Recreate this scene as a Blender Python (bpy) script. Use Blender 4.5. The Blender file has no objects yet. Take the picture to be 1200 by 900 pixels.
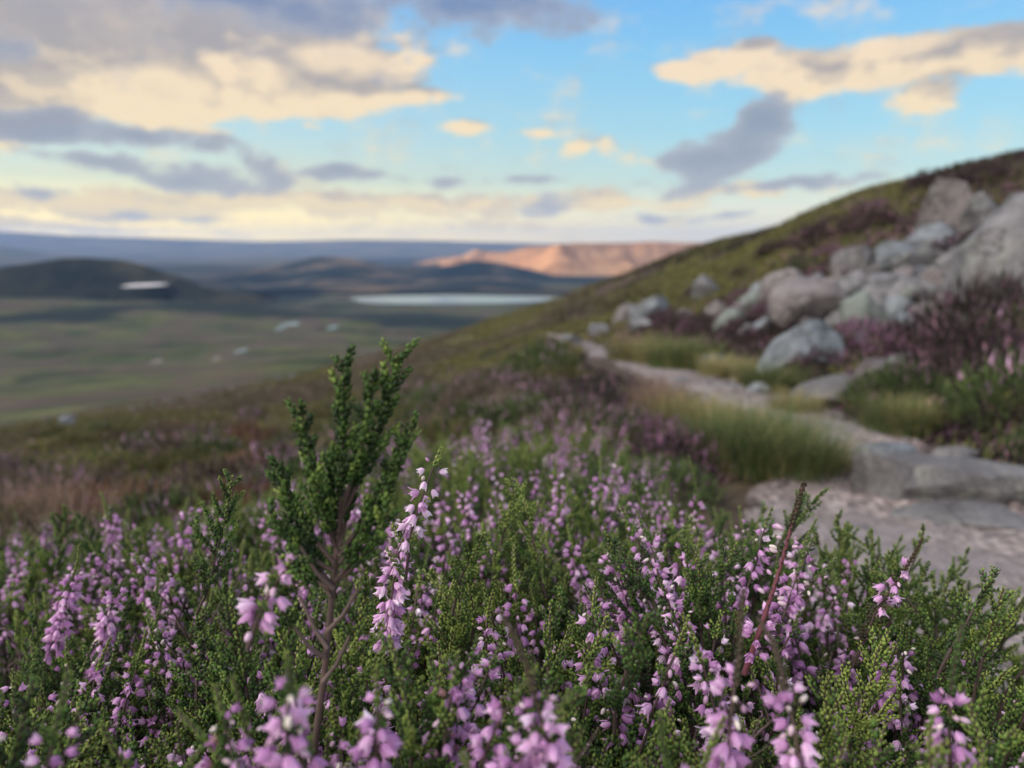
import bpy, math
import numpy as np
from mathutils import Vector, Matrix

# ------------------------------------------------------------------ basics
F, PITCH = 866.0, math.atan(165.0 / 866.0)
S = bpy.context.scene
COL = S.collection
rng = np.random.default_rng(7)


def ray(px, py):
    """direction (world) through a point of the photograph, scaled to unit forward distance"""
    x, y, z = px - 600.0, F, 450.0 - py
    c, s = math.cos(PITCH), math.sin(PITCH)
    Y, Z = y * c + z * s, -y * s + z * c
    return np.array([x / Y, 1.0, Z / Y])


def at(px, py, Y):
    return ray(px, py) * Y


def zpy(py, Y, px=600):
    return ray(px, py)[2] * Y


# ------------------------------------------------------------------ numpy noise
def _hash(ix, iy, iz, seed):
    h = (ix.astype(np.uint64) * np.uint64(374761393) + iy.astype(np.uint64) * np.uint64(668265263)
         + iz.astype(np.uint64) * np.uint64(2147483647) + np.uint64(seed * 974634777 + 12345))
    h = (h ^ (h >> np.uint64(13))) * np.uint64(1274126177)
    h = h & np.uint64(0xffffffff)
    h = (h ^ (h >> np.uint64(16))) * np.uint64(2246822519)
    h = h & np.uint64(0xffffffff)
    return ((h >> np.uint64(5)) & np.uint64(0xffff)).astype(np.float64) / 65535.0


def noise(x, y, z=0.0, seed=0):
    x, y, z = np.broadcast_arrays(np.asarray(x, float), np.asarray(y, float), np.asarray(z, float))
    ix, iy, iz = np.floor(x).astype(np.int64), np.floor(y).astype(np.int64), np.floor(z).astype(np.int64)
    fx, fy, fz = x - ix, y - iy, z - iz
    fx, fy, fz = [f * f * f * (f * (f * 6 - 15) + 10) for f in (fx, fy, fz)]
    ix, iy, iz = ix + 100000, iy + 100000, iz + 100000
    r = 0.0
    for a in (0, 1):
        for b in (0, 1):
            for c in (0, 1):
                w = (fx if a else 1 - fx) * (fy if b else 1 - fy) * (fz if c else 1 - fz)
                r = r + w * _hash(ix + a, iy + b, iz + c, seed)
    return r * 2 - 1


def fbm(x, y, z=0.0, oct=4, seed=0, gain=0.5):
    r, a, n = 0.0, 1.0, 0.0
    for i in range(oct):
        r = r + a * noise(np.asarray(x) * 2 ** i + 17.3 * i, np.asarray(y) * 2 ** i - 9.1 * i, np.asarray(z) * 2 ** i, seed + i)
        n += a
        a *= gain
    return r / n


def sstep(a, b, x):
    t = np.clip((x - a) / (b - a), 0, 1)
    return t * t * (3 - 2 * t)


# ------------------------------------------------------------------ mesh helpers
def make_mesh(name, verts, faces, mats, smooth=True, attrs=None, matidx=None):
    """faces: list of int arrays (n,3) or (n,4)"""
    me = bpy.data.meshes.new(name)
    verts = np.asarray(verts, np.float32)
    faces = [np.asarray(f, np.int32) for f in (faces if isinstance(faces, list) else [faces]) if len(f)]
    me.vertices.add(len(verts))
    me.vertices.foreach_set("co", verts.ravel())
    loops = np.concatenate([f.ravel() for f in faces])
    tot = np.concatenate([np.full(len(f), f.shape[1], np.int32) for f in faces])
    start = np.concatenate([[0], np.cumsum(tot)[:-1]]).astype(np.int32)
    me.loops.add(len(loops))
    me.loops.foreach_set("vertex_index", loops)
    me.polygons.add(len(tot))
    me.polygons.foreach_set("loop_start", start)
    me.polygons.foreach_set("use_smooth", np.full(len(tot), smooth, bool))
    for m in (mats if isinstance(mats, (list, tuple)) else [mats]):
        me.materials.append(m)
    if matidx is not None:
        me.polygons.foreach_set("material_index", np.asarray(matidx, np.int32))
    me.update(calc_edges=True)
    for k, v in (attrs or {}).items():
        v = np.asarray(v, np.float32)
        if v.ndim == 1:
            a = me.attributes.new(k, 'FLOAT', 'POINT')
            a.data.foreach_set("value", v)
        else:
            a = me.color_attributes.new(k, 'FLOAT_COLOR', 'POINT')
            a.data.foreach_set("color", np.concatenate([v, np.ones((len(v), 1), np.float32)], 1).ravel())
    me.validate()
    return me


def link(name, me, parent=None, loc=None, label=None, category=None, group=None, kind=None):
    o = bpy.data.objects.new(name, me)
    COL.objects.link(o)
    if parent is not None:
        o.parent = parent
    if loc is not None:
        o.location = loc
    for k, v in (("label", label), ("category", category), ("group", group), ("kind", kind)):
        if v:
            o[k] = v
    return o


def stamp(tv, tf, M, P):
    """copy a template (verts tv, faces tf) with N matrices M (3x3, columns = axes) and positions P"""
    v = np.einsum('nij,vj->nvi', M, tv) + P[:, None, :]
    f = tf[None] + (np.arange(len(P)) * len(tv))[:, None, None]
    return v.reshape(-1, 3), f.reshape(-1, tf.shape[1])


def unit(v):
    return v / np.maximum(np.linalg.norm(v, axis=-1, keepdims=True), 1e-12)


def frames(z, rng, spin=None):
    """orthonormal frames whose third column is z"""
    z = unit(z)
    ref = np.where(np.abs(z[:, 2:3]) < 0.9, np.array([[0, 0, 1.0]]), np.array([[1.0, 0, 0]]))
    x = unit(np.cross(ref, z))
    y = np.cross(z, x)
    a = rng.uniform(0, 2 * np.pi, len(z)) if spin is None else spin
    ca, sa = np.cos(a)[:, None], np.sin(a)[:, None]
    return np.stack([x * ca + y * sa, -x * sa + y * ca, z], axis=2)


def tube(pts, rad, n=5):
    pts, rad = np.asarray(pts, float), np.asarray(rad, float)
    t = unit(np.gradient(pts, axis=0))
    ref = np.array([0.3, 0.9, 0.1])
    x = unit(np.cross(t, ref))
    y = np.cross(t, x)
    a = np.arange(n) * 2 * np.pi / n
    ring = x[:, None] * np.cos(a)[None, :, None] + y[:, None] * np.sin(a)[None, :, None]
    v = (pts[:, None] + ring * rad[:, None, None]).reshape(-1, 3)
    i = np.arange(len(pts) - 1)[:, None] * n
    j = np.arange(n)[None]
    q = np.stack([i + j, i + (j + 1) % n, i + n + (j + 1) % n, i + n + j], -1).reshape(-1, 4)
    return v, q


class Bag:
    def __init__(self):
        self.v, self.f, self.a, self.n = [], [], [], 0

    def add(self, v, f, a=0.5):
        if len(v) == 0:
            return
        self.v.append(v)
        self.f.append(f + self.n)
        self.a.append(np.broadcast_to(np.asarray(a, float), (len(v),)) if np.ndim(a) < 2 else a)
        self.n += len(v)

    def mesh(self, name, mat, key='rnd', smooth=True):
        by = {}
        for f in self.f:
            by.setdefault(f.shape[1], []).append(f)
        return make_mesh(name, np.concatenate(self.v), [np.concatenate(x) for x in by.values()], mat, smooth,
                         {key: np.concatenate(self.a)})


# ------------------------------------------------------------------ node helpers
def new_mat(name):
    m = bpy.data.materials.new(name)
    m.use_nodes = True
    nt = m.node_tree
    nt.nodes.clear()
    return m, nt


def N(nt, t, **kw):
    n = nt.nodes.new(t)
    for k, v in kw.items():
        if k.startswith('i_'):
            n.inputs[int(k[2:])].default_value = v
        else:
            setattr(n, k, v)
    return n


def L(nt, a, b):
    nt.links.new(a, b)


def val(nt, x, sock):
    if hasattr(x, 'is_linked') or hasattr(x, 'links'):
        nt.links.new(x, sock)
    else:
        sock.default_value = x


def math_(nt, op, a, b=0.0, c=0.0, clamp=False):
    n = nt.nodes.new('ShaderNodeMath')
    n.operation = op
    n.use_clamp = clamp
    for i, x in enumerate((a, b, c)):
        val(nt, x, n.inputs[i])
    return n.outputs[0]


def mix(nt, fac, a, b, mode='MIX'):
    n = nt.nodes.new('ShaderNodeMix')
    n.data_type = 'RGBA'
    n.blend_type = mode
    val(nt, fac, n.inputs[0])
    for x, i in ((a, 6), (b, 7)):
        if isinstance(x, (tuple, list)):
            n.inputs[i].default_value = (x[0], x[1], x[2], 1)
        else:
            nt.links.new(x, n.inputs[i])
    return n.outputs[2]


def ramp(nt, fac, stops, interp='LINEAR'):
    n = nt.nodes.new('ShaderNodeValToRGB')
    cr = n.color_ramp
    cr.interpolation = interp
    while len(cr.elements) < len(stops):
        cr.elements.new(0.5)
    for e, (p, c) in zip(cr.elements, stops):
        e.position = p
        e.color = (c[0], c[1], c[2], 1) if isinstance(c, (tuple, list)) else (c, c, c, 1)
    L(nt, fac, n.inputs[0])
    return n.outputs[0]


def noise_n(nt, scale, detail=4, rough=0.55, vec=None, dist=0.0):
    n = N(nt, 'ShaderNodeTexNoise')
    n.inputs['Scale'].default_value = scale
    n.inputs['Detail'].default_value = detail
    n.inputs['Roughness'].default_value = rough
    n.inputs['Distortion'].default_value = dist
    if vec is not None:
        L(nt, vec, n.inputs['Vector'])
    return n.outputs[0]


def attr(nt, name, out='Fac'):
    n = N(nt, 'ShaderNodeAttribute')
    n.attribute_name = name
    return n.outputs[out]


def srgb(r, g, b):
    f = lambda c: (c / 255) / 12.92 if c / 255 <= 0.04045 else ((c / 255 + 0.055) / 1.055) ** 2.4
    return (f(r), f(g), f(b))


def plant_mat(name, stops, transl=0.25, rough=0.55, vary=0.25, spec=0.3):
    m, nt = new_mat(name)
    out = N(nt, 'ShaderNodeOutputMaterial')
    oi = N(nt, 'ShaderNodeObjectInfo')
    f = math_(nt, 'ADD', attr(nt, 'rnd'), math_(nt, 'MULTIPLY', math_(nt, 'SUBTRACT', oi.outputs['Random'], 0.5), vary), clamp=True)
    c = ramp(nt, f, stops)
    p = N(nt, 'ShaderNodeBsdfPrincipled')
    L(nt, c, p.inputs['Base Color'])
    p.inputs['Roughness'].default_value = rough
    p.inputs['Specular IOR Level'].default_value = spec
    t = N(nt, 'ShaderNodeBsdfTranslucent')
    L(nt, c, t.inputs['Color'])
    ms = N(nt, 'ShaderNodeMixShader')
    ms.inputs[0].default_value = transl
    L(nt, p.outputs[0], ms.inputs[1])
    L(nt, t.outputs[0], ms.inputs[2])
    L(nt, ms.outputs[0], out.inputs[0])
    return m


M_LEAF = plant_mat('heather_leaf', [(0, (.012, .022, .010)), (.34, (.032, .066, .017)), (.62, (.088, .168, .032)), (1, (.31, .38, .085))], .28)
M_LEAFD = plant_mat('heather_leaf_brown', [(0, (.02, .018, .012)), (.5, (.06, .052, .028)), (1, (.14, .10, .05))], .2)
M_STEM = plant_mat('heather_stem', [(0, (.03, .022, .018)), (.5, (.085, .056, .048)), (1, (.17, .125, .11))], 0.0, .7)
M_STEMR = plant_mat('heather_red_stem', [(0, (.07, .022, .03)), (.5, (.17, .055, .07)), (1, (.26, .12, .12))], 0.05, .6)
M_BELL = plant_mat('heather_flower', [(0, (.28, .16, .12)), (.1, (.38, .17, .38)), (.38, (.57, .28, .55)), (.7, (.77, .48, .72)), (1, (.88, .76, .86))], .3, .6, .2)
M_BUD = plant_mat('heather_bud', [(0, (.48, .25, .42)), (.5, (.64, .44, .55)), (1, (.76, .70, .60))], .2, .5)


def vc_mat(name, rough=.85, transl=.12):
    m, nt = new_mat(name)
    out = N(nt, 'ShaderNodeOutputMaterial')
    oi = N(nt, 'ShaderNodeObjectInfo')
    k = math_(nt, 'ADD', math_(nt, 'MULTIPLY', oi.outputs['Random'], .5), .75)
    c = mix(nt, 1.0, attr(nt, 'col', 'Color'), k, 'MULTIPLY')
    p = N(nt, 'ShaderNodeBsdfPrincipled')
    L(nt, c, p.inputs['Base Color'])
    p.inputs['Roughness'].default_value = rough
    p.inputs['Specular IOR Level'].default_value = .15
    t = N(nt, 'ShaderNodeBsdfTranslucent')
    L(nt, c, t.inputs['Color'])
    ms = N(nt, 'ShaderNodeMixShader')
    ms.inputs[0].default_value = transl
    L(nt, p.outputs[0], ms.inputs[1])
    L(nt, t.outputs[0], ms.inputs[2])
    L(nt, ms.outputs[0], out.inputs[0])
    return m


M_VC = vc_mat('moorland_plants')

# ------------------------------------------------------------------ terrain
COLS = {
    -250: [(1.5, 'z-.65'), (3, 'z-1.15'), (6, 'z-2.1'), (15, 'z-5'), (40, 'z-12.5'), (80, 'z-24'), (110, 'z-32'), (160, 'z-46'), (300, 'z-78'), (600, 'z-135'), (1000, 'z-195'), (1500, 'z-245'), (2200, 'z-250'), (2900, 'z-220'), (3600, 'z-300')],
    0: [(1.5, 'z-.62'), (3, 'z-1.03'), (6, 545), (15, 525), (40, 512), (80, 503), (110, 500), (160, 505), (300, 492), (600, 470), (1000, 450), (1500, 425), (2200, 386), (2900, 349), (3600, 'z-300')],
    200: [(1.5, 'z-.6'), (3, 'z-.93'), (6, 528), (15, 500), (40, 484), (80, 472), (110, 468), (160, 476), (300, 470), (600, 455), (1000, 435), (1500, 415), (2200, 387), (2900, 353), (3600, 'z-300')],
    400: [(1.5, 'z-.6'), (3, 'z-.85'), (6, 502), (15, 470), (40, 447), (80, 432), (120, 426), (180, 436), (300, 440), (600, 432), (1000, 415), (1500, 402), (2200, 385), (3000, 'z-285'), (3600, 'z-300')],
    500: [(1.5, 'z-.59'), (3, 'z-.81'), (6, 470), (15, 440), (40, 415), (80, 402), (110, 400), (180, 415), (300, 428), (600, 424), (1000, 413), (1500, 401), (2200, 385), (3000, 'z-285'), (3600, 'z-300')],
    600: [(1.5, 'z-.58'), (3, 'z-.76'), (6, 440), (15, 410), (40, 385), (70, 371), (100, 372), (180, 393), (300, 408), (600, 416), (1000, 411), (1500, 400), (2200, 385), (3000, 'z-285'), (3600, 'z-300')],
    700: [(1.5, 'z-.56'), (3, 'z-.68'), (8, 412), (12, 395), (25, 360), (45, 340), (60, 336), (120, 350), (300, 380), (600, 395), (1000, 400), (1500, 398), (2200, 385), (3000, 'z-285'), (3600, 'z-300')],
    830: [(1.4, 'z-.56'), (3, 'z-.66'), (4.5, 'z-.76'), (6, 415), (9, 380), (14, 345), (25, 310), (40, 290), (50, 287), (80, 'z-.3'), (150, 'z-6'), (300, 'z-25'), (600, 'z-70'), (1000, 'z-120'), (2200, 'z-240'), (3600, 'z-300')],
    1000: [(1.3, 'z-.56'), (2.4, 'z-.6'), (2.9, 'z-.62'), (3.8, 432), (6, 350), (8, 303), (12, 262), (20, 222), (24, 'z1.62'), (40, 'z1.6'), (100, 'z1'), (300, 'z-5'), (1000, 'z-60'), (3600, 'z-300')],
    1200: [(1.3, 'z-.56'), (2.1, 'z-.58'), (3, 450), (4.5, 360), (7.5, 262), (12, 205), (16, 175), (25, 'z2.6'), (60, 'z4'), (300, 'z10'), (1000, 'z0'), (3600, 'z-200')],
    1450: [(1.3, 'z-.56'), (2, 'z-.56'), (3, 'z-.4'), (4.5, 'z0'), (7.5, 'z.9'), (12, 'z2.2'), (16, 'z3.2'), (25, 'z5'), (60, 'z9'), (300, 'z20'), (1000, 'z10'), (3600, 'z-100')],
}
NL = 700
LR = np.linspace(math.log(0.05), math.log(36000.0), NL)


def pchip(x, y, xq):
    h = np.diff(x)
    d = np.diff(y) / h
    m = np.zeros(len(x))
    for i in range(1, len(x) - 1):
        if d[i - 1] * d[i] > 0:
            w1, w2 = 2 * h[i] + h[i - 1], h[i] + 2 * h[i - 1]
            m[i] = (w1 + w2) / (w1 / d[i - 1] + w2 / d[i])
    m[0], m[-1] = d[0], d[-1]
    k = np.clip(np.searchsorted(x, xq) - 1, 0, len(x) - 2)
    t = (xq - x[k]) / h[k]
    return ((2 * t**3 - 3 * t**2 + 1) * y[k] + (t**3 - 2 * t**2 + t) * h[k] * m[k]
            + (-2 * t**3 + 3 * t**2) * y[k + 1] + (t**3 - t**2) * h[k] * m[k + 1])


_az, _tab = [], []
for px, lst in COLS.items():
    az = math.atan2(px - 600, F * math.cos(PITCH))
    ca = math.cos(az)
    xs, ys = [math.log(0.05), math.log(.3), math.log(.9)], [-.40 / .05, -.42 / .3, -.50 / .9]
    for Y, v in lst:
        z = float(v[1:]) if isinstance(v, str) else zpy(v, Y, px)
        r = Y / ca
        xs.append(math.log(r))
        ys.append(z / r)
    xs += [math.log(9000.), math.log(36000.)]
    ys += [-300 / 9000., -300 / 36000.]
    # interpolate tan(elevation), near part clipped as height
    t = pchip(np.array(xs), np.array(ys), LR)
    near = pchip(np.array(xs[:5]), np.array([a * math.exp(b) for a, b in zip(ys[:5], xs[:5])]), np.minimum(LR, xs[4])) / np.exp(np.minimum(LR, xs[4]))
    t = np.where(LR < xs[4], near, t)
    _az.append(az)
    _tab.append(t)
_az, _tab = np.array(_az), np.array(_tab)
# behind the camera: blend from the right flank round to the left one
AZQ = np.linspace(-math.pi, math.pi, 721)
ext_az = np.concatenate([[_az[-1] - 2 * math.pi - 0.0], _az, [_az[0] + 2 * math.pi]])
ext_tab = np.concatenate([_tab[-1:], _tab, _tab[:1]])
TAB = np.zeros((len(AZQ), NL))
for j in range(NL):
    TAB[:, j] = pchip(ext_az, ext_tab[:, j], AZQ)

# path centreline (px, py, Y, half width in metres)
PATH = [(1330, 790, .85, .50), (1180, 720, 1.03, .46), (1110, 650, 1.28, .38), (1058, 590, 1.60, .30), (1030, 538, 2.05, .22), (965, 505, 2.5, .20), (885, 473, 3.1, .19),
        (812, 449, 4.3, .22), (748, 426, 6.0, .24), (706, 412, 8.2, .22), (672, 401, 11.0, .2), (640, 392, 15., .2)]
_pp = np.array([at(a, b, Y) for a, b, Y, w in PATH])
_pw = np.array([w for *_, w in PATH])
_s = np.concatenate([[0], np.cumsum(np.linalg.norm(np.diff(_pp[:, :2], axis=0), axis=1))])
SQ = np.linspace(0, _s[-1], 400)
PC = np.stack([pchip(_s, _pp[:, 0], SQ), pchip(_s, _pp[:, 1], SQ), pchip(_s, _pp[:, 2], SQ)], 1)
PW = np.interp(SQ, _s, _pw)


def path_dist(x, y):
    """(signed distance outside the path edge, path height at the nearest point)"""
    x, y = np.atleast_1d(x), np.atleast_1d(y)
    d = np.full(len(x), 1e3)
    z = np.zeros(len(x))
    idx = np.where((np.hypot(x, y) < 22))[0]
    for k in range(0, len(idx), 20000):
        ii = idx[k:k + 20000]
        D = np.hypot(x[ii, None] - PC[None, ::2, 0], y[ii, None] - PC[None, ::2, 1]) - PW[None, ::2]
        j = D.argmin(1)
        d[ii] = D[np.arange(len(ii)), j]
        z[ii] = PC[::2, 2][j]
    return d, z


def H(x, y, detail=True):
    x, y = np.atleast_1d(np.asarray(x, float)), np.atleast_1d(np.asarray(y, float))
    r = np.maximum(np.hypot(x, y), 0.06)
    az = np.arctan2(x, y)
    fa = (az + math.pi) / (2 * math.pi) * (len(AZQ) - 1)
    ia = np.clip(fa.astype(int), 0, len(AZQ) - 2)
    ta = fa - ia
    fl = np.clip((np.log(r) - LR[0]) / (LR[1] - LR[0]), 0, NL - 1.001)
    il = fl.astype(int)
    tl = fl - il
    t = ((1 - ta) * (1 - tl) * TAB[ia, il] + ta * (1 - tl) * TAB[ia + 1, il] + (1 - ta) * tl * TAB[ia, il + 1] + ta * tl * TAB[ia + 1, il + 1])
    z = t * r
    if detail:
        fade = lambda a, b: sstep(a, b, r)
        z = z + .05 * fbm(x * 1.3, y * 1.3, 0, 4, 3) * fade(.6, 2.5)
        z = z + .22 * fbm(x * .35, y * .35, 0, 4, 5) * fade(3, 9)
        z = z + .8 * fbm(x * .07, y * .07, 0, 4, 8) * fade(15, 50)
        z = z + 5. * fbm(x / 90, y / 90, 0, 4, 11) * fade(120, 400)
        z = z + 17. * fbm(x / 700, y / 240, 0, 3, 14) * fade(350, 800) * (1 - .95 * sstep(2500, 3200, r))
        z = z + 13. * fbm(x / 420, y / 420, 0, 4, 13) * fade(300, 900) * (1 - .9 * sstep(2700, 3300, r))
        d, pz = path_dist(x, y)
        w = 1 - sstep(0.0, .35, d)
        z = z * (1 - w) + pz * w
    return z


def Hf(x, y):
    return float(H(x, y)[0])


# ground sheet
def polar_grid(az, r):
    A, R = np.meshgrid(az, r, indexing='ij')
    x, y = R * np.sin(A), R * np.cos(A)
    na, nr = A.shape
    i = np.arange(na - 1)[:, None] * nr
    j = np.arange(nr - 1)[None]
    q = np.stack([i + j, i + j + 1, i + nr + j + 1, i + nr + j], -1).reshape(-1, 4)
    return x.ravel(), y.ravel(), q, A.ravel(), R.ravel()


azs = np.concatenate([np.linspace(-math.pi, -.80, 90)[:-1], np.linspace(-.80, .80, 460), np.linspace(.80, math.pi, 90)[1:]])
rs = np.exp(np.concatenate([np.linspace(math.log(.06), math.log(200), 420)[:-1], np.linspace(math.log(200), math.log(34000), 240)]))
gx, gy, gq, gA, gR = polar_grid(azs, rs)
gz = H(gx, gy)
WLAKE = -300.0
gU = 600 + F * math.cos(PITCH) * np.tan(np.clip(gA, -1.2, 1.2))     # bearing, used only to lay the land cover out on the map


def lobe(px, r, sx, sr):
    return np.exp(-((gU - px) / sx) ** 2 - (np.log(gR / r) / sr) ** 2)


# loch basin
def basin(x, y):
    c = at(530, 350, 4050)
    th = math.radians(-2)
    dx, dy = x - c[0], y - 4080
    u, v = dx * math.cos(th) + dy * math.sin(th), -dx * math.sin(th) + dy * math.cos(th)
    w = 1 + .18 * fbm(x / 500, y / 500, 0, 3, 21)
    return np.hypot(u / (545 * w), v / (370 * w))


b = basin(gx, gy)
gz = np.where(b < 1.6, gz + (-309 - gz) * (1 - sstep(.95, 1.35, b)), gz)
POOLS = [(343, 2450, 24, 17), (331, 2300, 10, 9), (393, 2380, 13, 11), (182, 1560, 8, 8), (285, 1560, 8.5, 8), (256, 1500, 5, 5)]
pool_z = []
for px, r, sx, sy in POOLS:
    a = math.atan2(px - 600, F * math.cos(PITCH))
    x0, y0 = r * math.sin(a), r * math.cos(a)
    z0 = float(H(x0, y0)[0])
    pool_z.append((x0, y0, z0, sx, sy))
    e = np.hypot((gx - x0) / sx, (gy - y0) / (sy * 6))
    w = 1 - sstep(1.0, 3.0, e)
    gz = gz * (1 - w) + (z0 - .8) * w
# land cover masks
n1 = fbm(gx / 500, gy / 200, 0, 4, 31)
forest = np.clip(1.2 * lobe(350, 3000, 170, .075) + 1.2 * lobe(520, 2500, 100, .11) + .8 * lobe(60, 2900, 120, .05) + .7 * lobe(430, 2300, 60, .02) + .8 * lobe(110, 2050, 60, .03)
                 + .6 * lobe(60, 1250, 60, .04) + .7 * lobe(135, 860, 45, .05) + .6 * lobe(60, 560, 60, .06) + .5 * lobe(380, 1500, 60, .04), 0, 1)
forest = np.maximum(sstep(.35, .6, forest + .55 * n1 * (gR > 350) * (gR < 2900)), sstep(3300, 3500, gR) * sstep(-.35, .1, fbm(gx / 500, gy / 900, 0, 3, 37) + .25))
forest *= (gR > 350)
grass = np.clip(.55 + .6 * fbm(gx / 3.2, gy / 3.2, 0, 4, 41) * (gR < 60) + .5 * fbm(gx / 60, gy / 60, 0, 4, 43) * (gR >= 30), 0, 1)
hill_g = (1 - .9 * sstep(990, 1130, gU)) * sstep(660, 800, gU) * sstep(8, 16, gR) * (gR < 300)
hill_g2 = np.exp(-((gU - 560) / 130) ** 2) * sstep(20, 50, gR) * (gR < 200)
vall = sstep(130, 260, gR)
gm = np.clip(grass * (.25 + .75 * vall) + hill_g * .7 * sstep(-.2, .25, fbm(gx / 4, gy / 4, 0, 3, 45) + .1) + .4 * hill_g2, 0, 1)
ground_me = None


def ground_mat():
    m, nt = new_mat('moorland')
    out = N(nt, 'ShaderNodeOutputMaterial')
    geo = N(nt, 'ShaderNodeNewGeometry')
    P = geo.outputs['Position']
    near = noise_n(nt, 9, 6, .65, P)
    mid = noise_n(nt, .9, 6, .6, P)
    far = noise_n(nt, .012, 5, .6, P)
    heath = ramp(nt, near, [(.3, (.03, .023, .017)), (.5, (.065, .048, .034)), (.7, (.10, .08, .045))])
    heath = mix(nt, ramp(nt, mid, [(.45, 0), (.65, 1)]), heath, (.085, .055, .062))
    gr = ramp(nt, mid, [(.3, (.055, .062, .020)), (.5, (.090, .095, .030)), (.7, (.15, .135, .05))])
    st_ = N(nt, 'ShaderNodeMapping')
    st_.inputs['Scale'].default_value = (.35, 1.0, 1.0)
    L(nt, P, st_.inputs['Vector'])
    far = noise_n(nt, .011, 6, .62, st_.outputs[0], .4)
    gr2 = ramp(nt, far, [(.36, (.020, .027, .015)), (.48, (.046, .056, .023)), (.62, (.095, .093, .038))])
    g = mix(nt, attr(nt, 'valley'), gr, gr2)
    c = mix(nt, ramp(nt, math_(nt, 'ADD', attr(nt, 'grass'), math_(nt, 'MULTIPLY', math_(nt, 'SUBTRACT', mid, .5), .6)), [(.35, 0), (.65, 1)]), heath, g)
    c = mix(nt, attr(nt, 'forest'), c, (.010, .017, .014))
    p = N(nt, 'ShaderNodeBsdfPrincipled')
    L(nt, c, p.inputs['Base Color'])
    p.inputs['Roughness'].default_value = .95
    p.inputs['Specular IOR Level'].default_value = .1
    b = N(nt, 'ShaderNodeBump')
    b.inputs['Strength'].default_value = .6
    b.inputs['Distance'].default_value = .04
    L(nt, near, b.inputs['Height'])
    L(nt, b.outputs[0], p.inputs['Normal'])
    L(nt, p.outputs[0], out.inputs[0])
    return m


ground_me = make_mesh('ground', np.stack([gx, gy, gz], 1), [gq], ground_mat(), True, {'grass': gm, 'forest': forest, 'valley': vall})
link('ground', ground_me, kind='structure', label='brown and green moorland falling into the valley')

# ------------------------------------------------------------------ water
def water_mat(rough):
    m, nt = new_mat('loch_water')
    out = N(nt, 'ShaderNodeOutputMaterial')
    p = N(nt, 'ShaderNodeBsdfPrincipled')
    p.inputs['Base Color'].default_value = (.02, .035, .05, 1)
    p.inputs['Roughness'].default_value = rough
    p.inputs['IOR'].default_value = 1.33
    g = N(nt, 'ShaderNodeNewGeometry')
    b = N(nt, 'ShaderNodeBump')
    b.inputs['Strength'].default_value = .15
    b.inputs['Distance'].default_value = .3
    L(nt, noise_n(nt, .2, 3, .5, g.outputs['Position']), b.inputs['Height'])
    L(nt, b.outputs[0], p.inputs['Normal'])
    L(nt, p.outputs[0], out.inputs[0])
    return m


MW, MW2 = water_mat(.07), water_mat(.05)


def disc(cx, cy, z, sx, sy, n=96, wob=0.0):
    a = np.arange(n) * 2 * np.pi / n
    k = 1 + wob * np.sin(3 * a + 1) + wob * .6 * np.sin(5 * a)
    v = np.stack([cx + sx * k * np.cos(a), cy + sy * k * np.sin(a), np.full(n, z)], 1)
    v = np.concatenate([[[cx, cy, z]], v])
    f = np.stack([np.zeros(n, int), 1 + np.arange(n), 1 + (np.arange(n) + 1) % n], 1)
    return v, f


c0 = at(530, 350, 4050)
v, f = disc(c0[0], 4080, -303.0, 590, 330, 96, .06)
link('lake', make_mesh('lake', v, [f], MW), kind='structure', label='pale loch lying in the valley')
for i, (x0, y0, z0, sx, sy) in enumerate(pool_z):
    v, f = disc(x0, y0, z0 - .15, sx, sy * 4.5, 64, .08)
    link('water', make_mesh('water', v, [f], MW2), kind='structure', label='small pool catching the light on the moor')

# ------------------------------------------------------------------ distant hills
def hill_mat(name, c1, c2, c3, scale=.003):
    m, nt = new_mat(name)
    out = N(nt, 'ShaderNodeOutputMaterial')
    geo = N(nt, 'ShaderNodeNewGeometry')
    n = noise_n(nt, scale, 6, .6, geo.outputs['Position'])
    c = ramp(nt, n, [(.35, c1), (.5, c2), (.65, c3)])
    p = N(nt, 'ShaderNodeBsdfPrincipled')
    L(nt, c, p.inputs['Base Color'])
    p.inputs['Roughness'].default_value = 1
    p.inputs['Specular IOR Level'].default_value = 0
    L(nt, p.outputs[0], out.inputs[0])
    return m


def pale_mat():  # brightness of the hill strip painted as a pale base colour
    return hill_mat('painted_bright_strip', (.5, .46, .44), (.62, .58, .56), (.7, .66, .64), .02)


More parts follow.
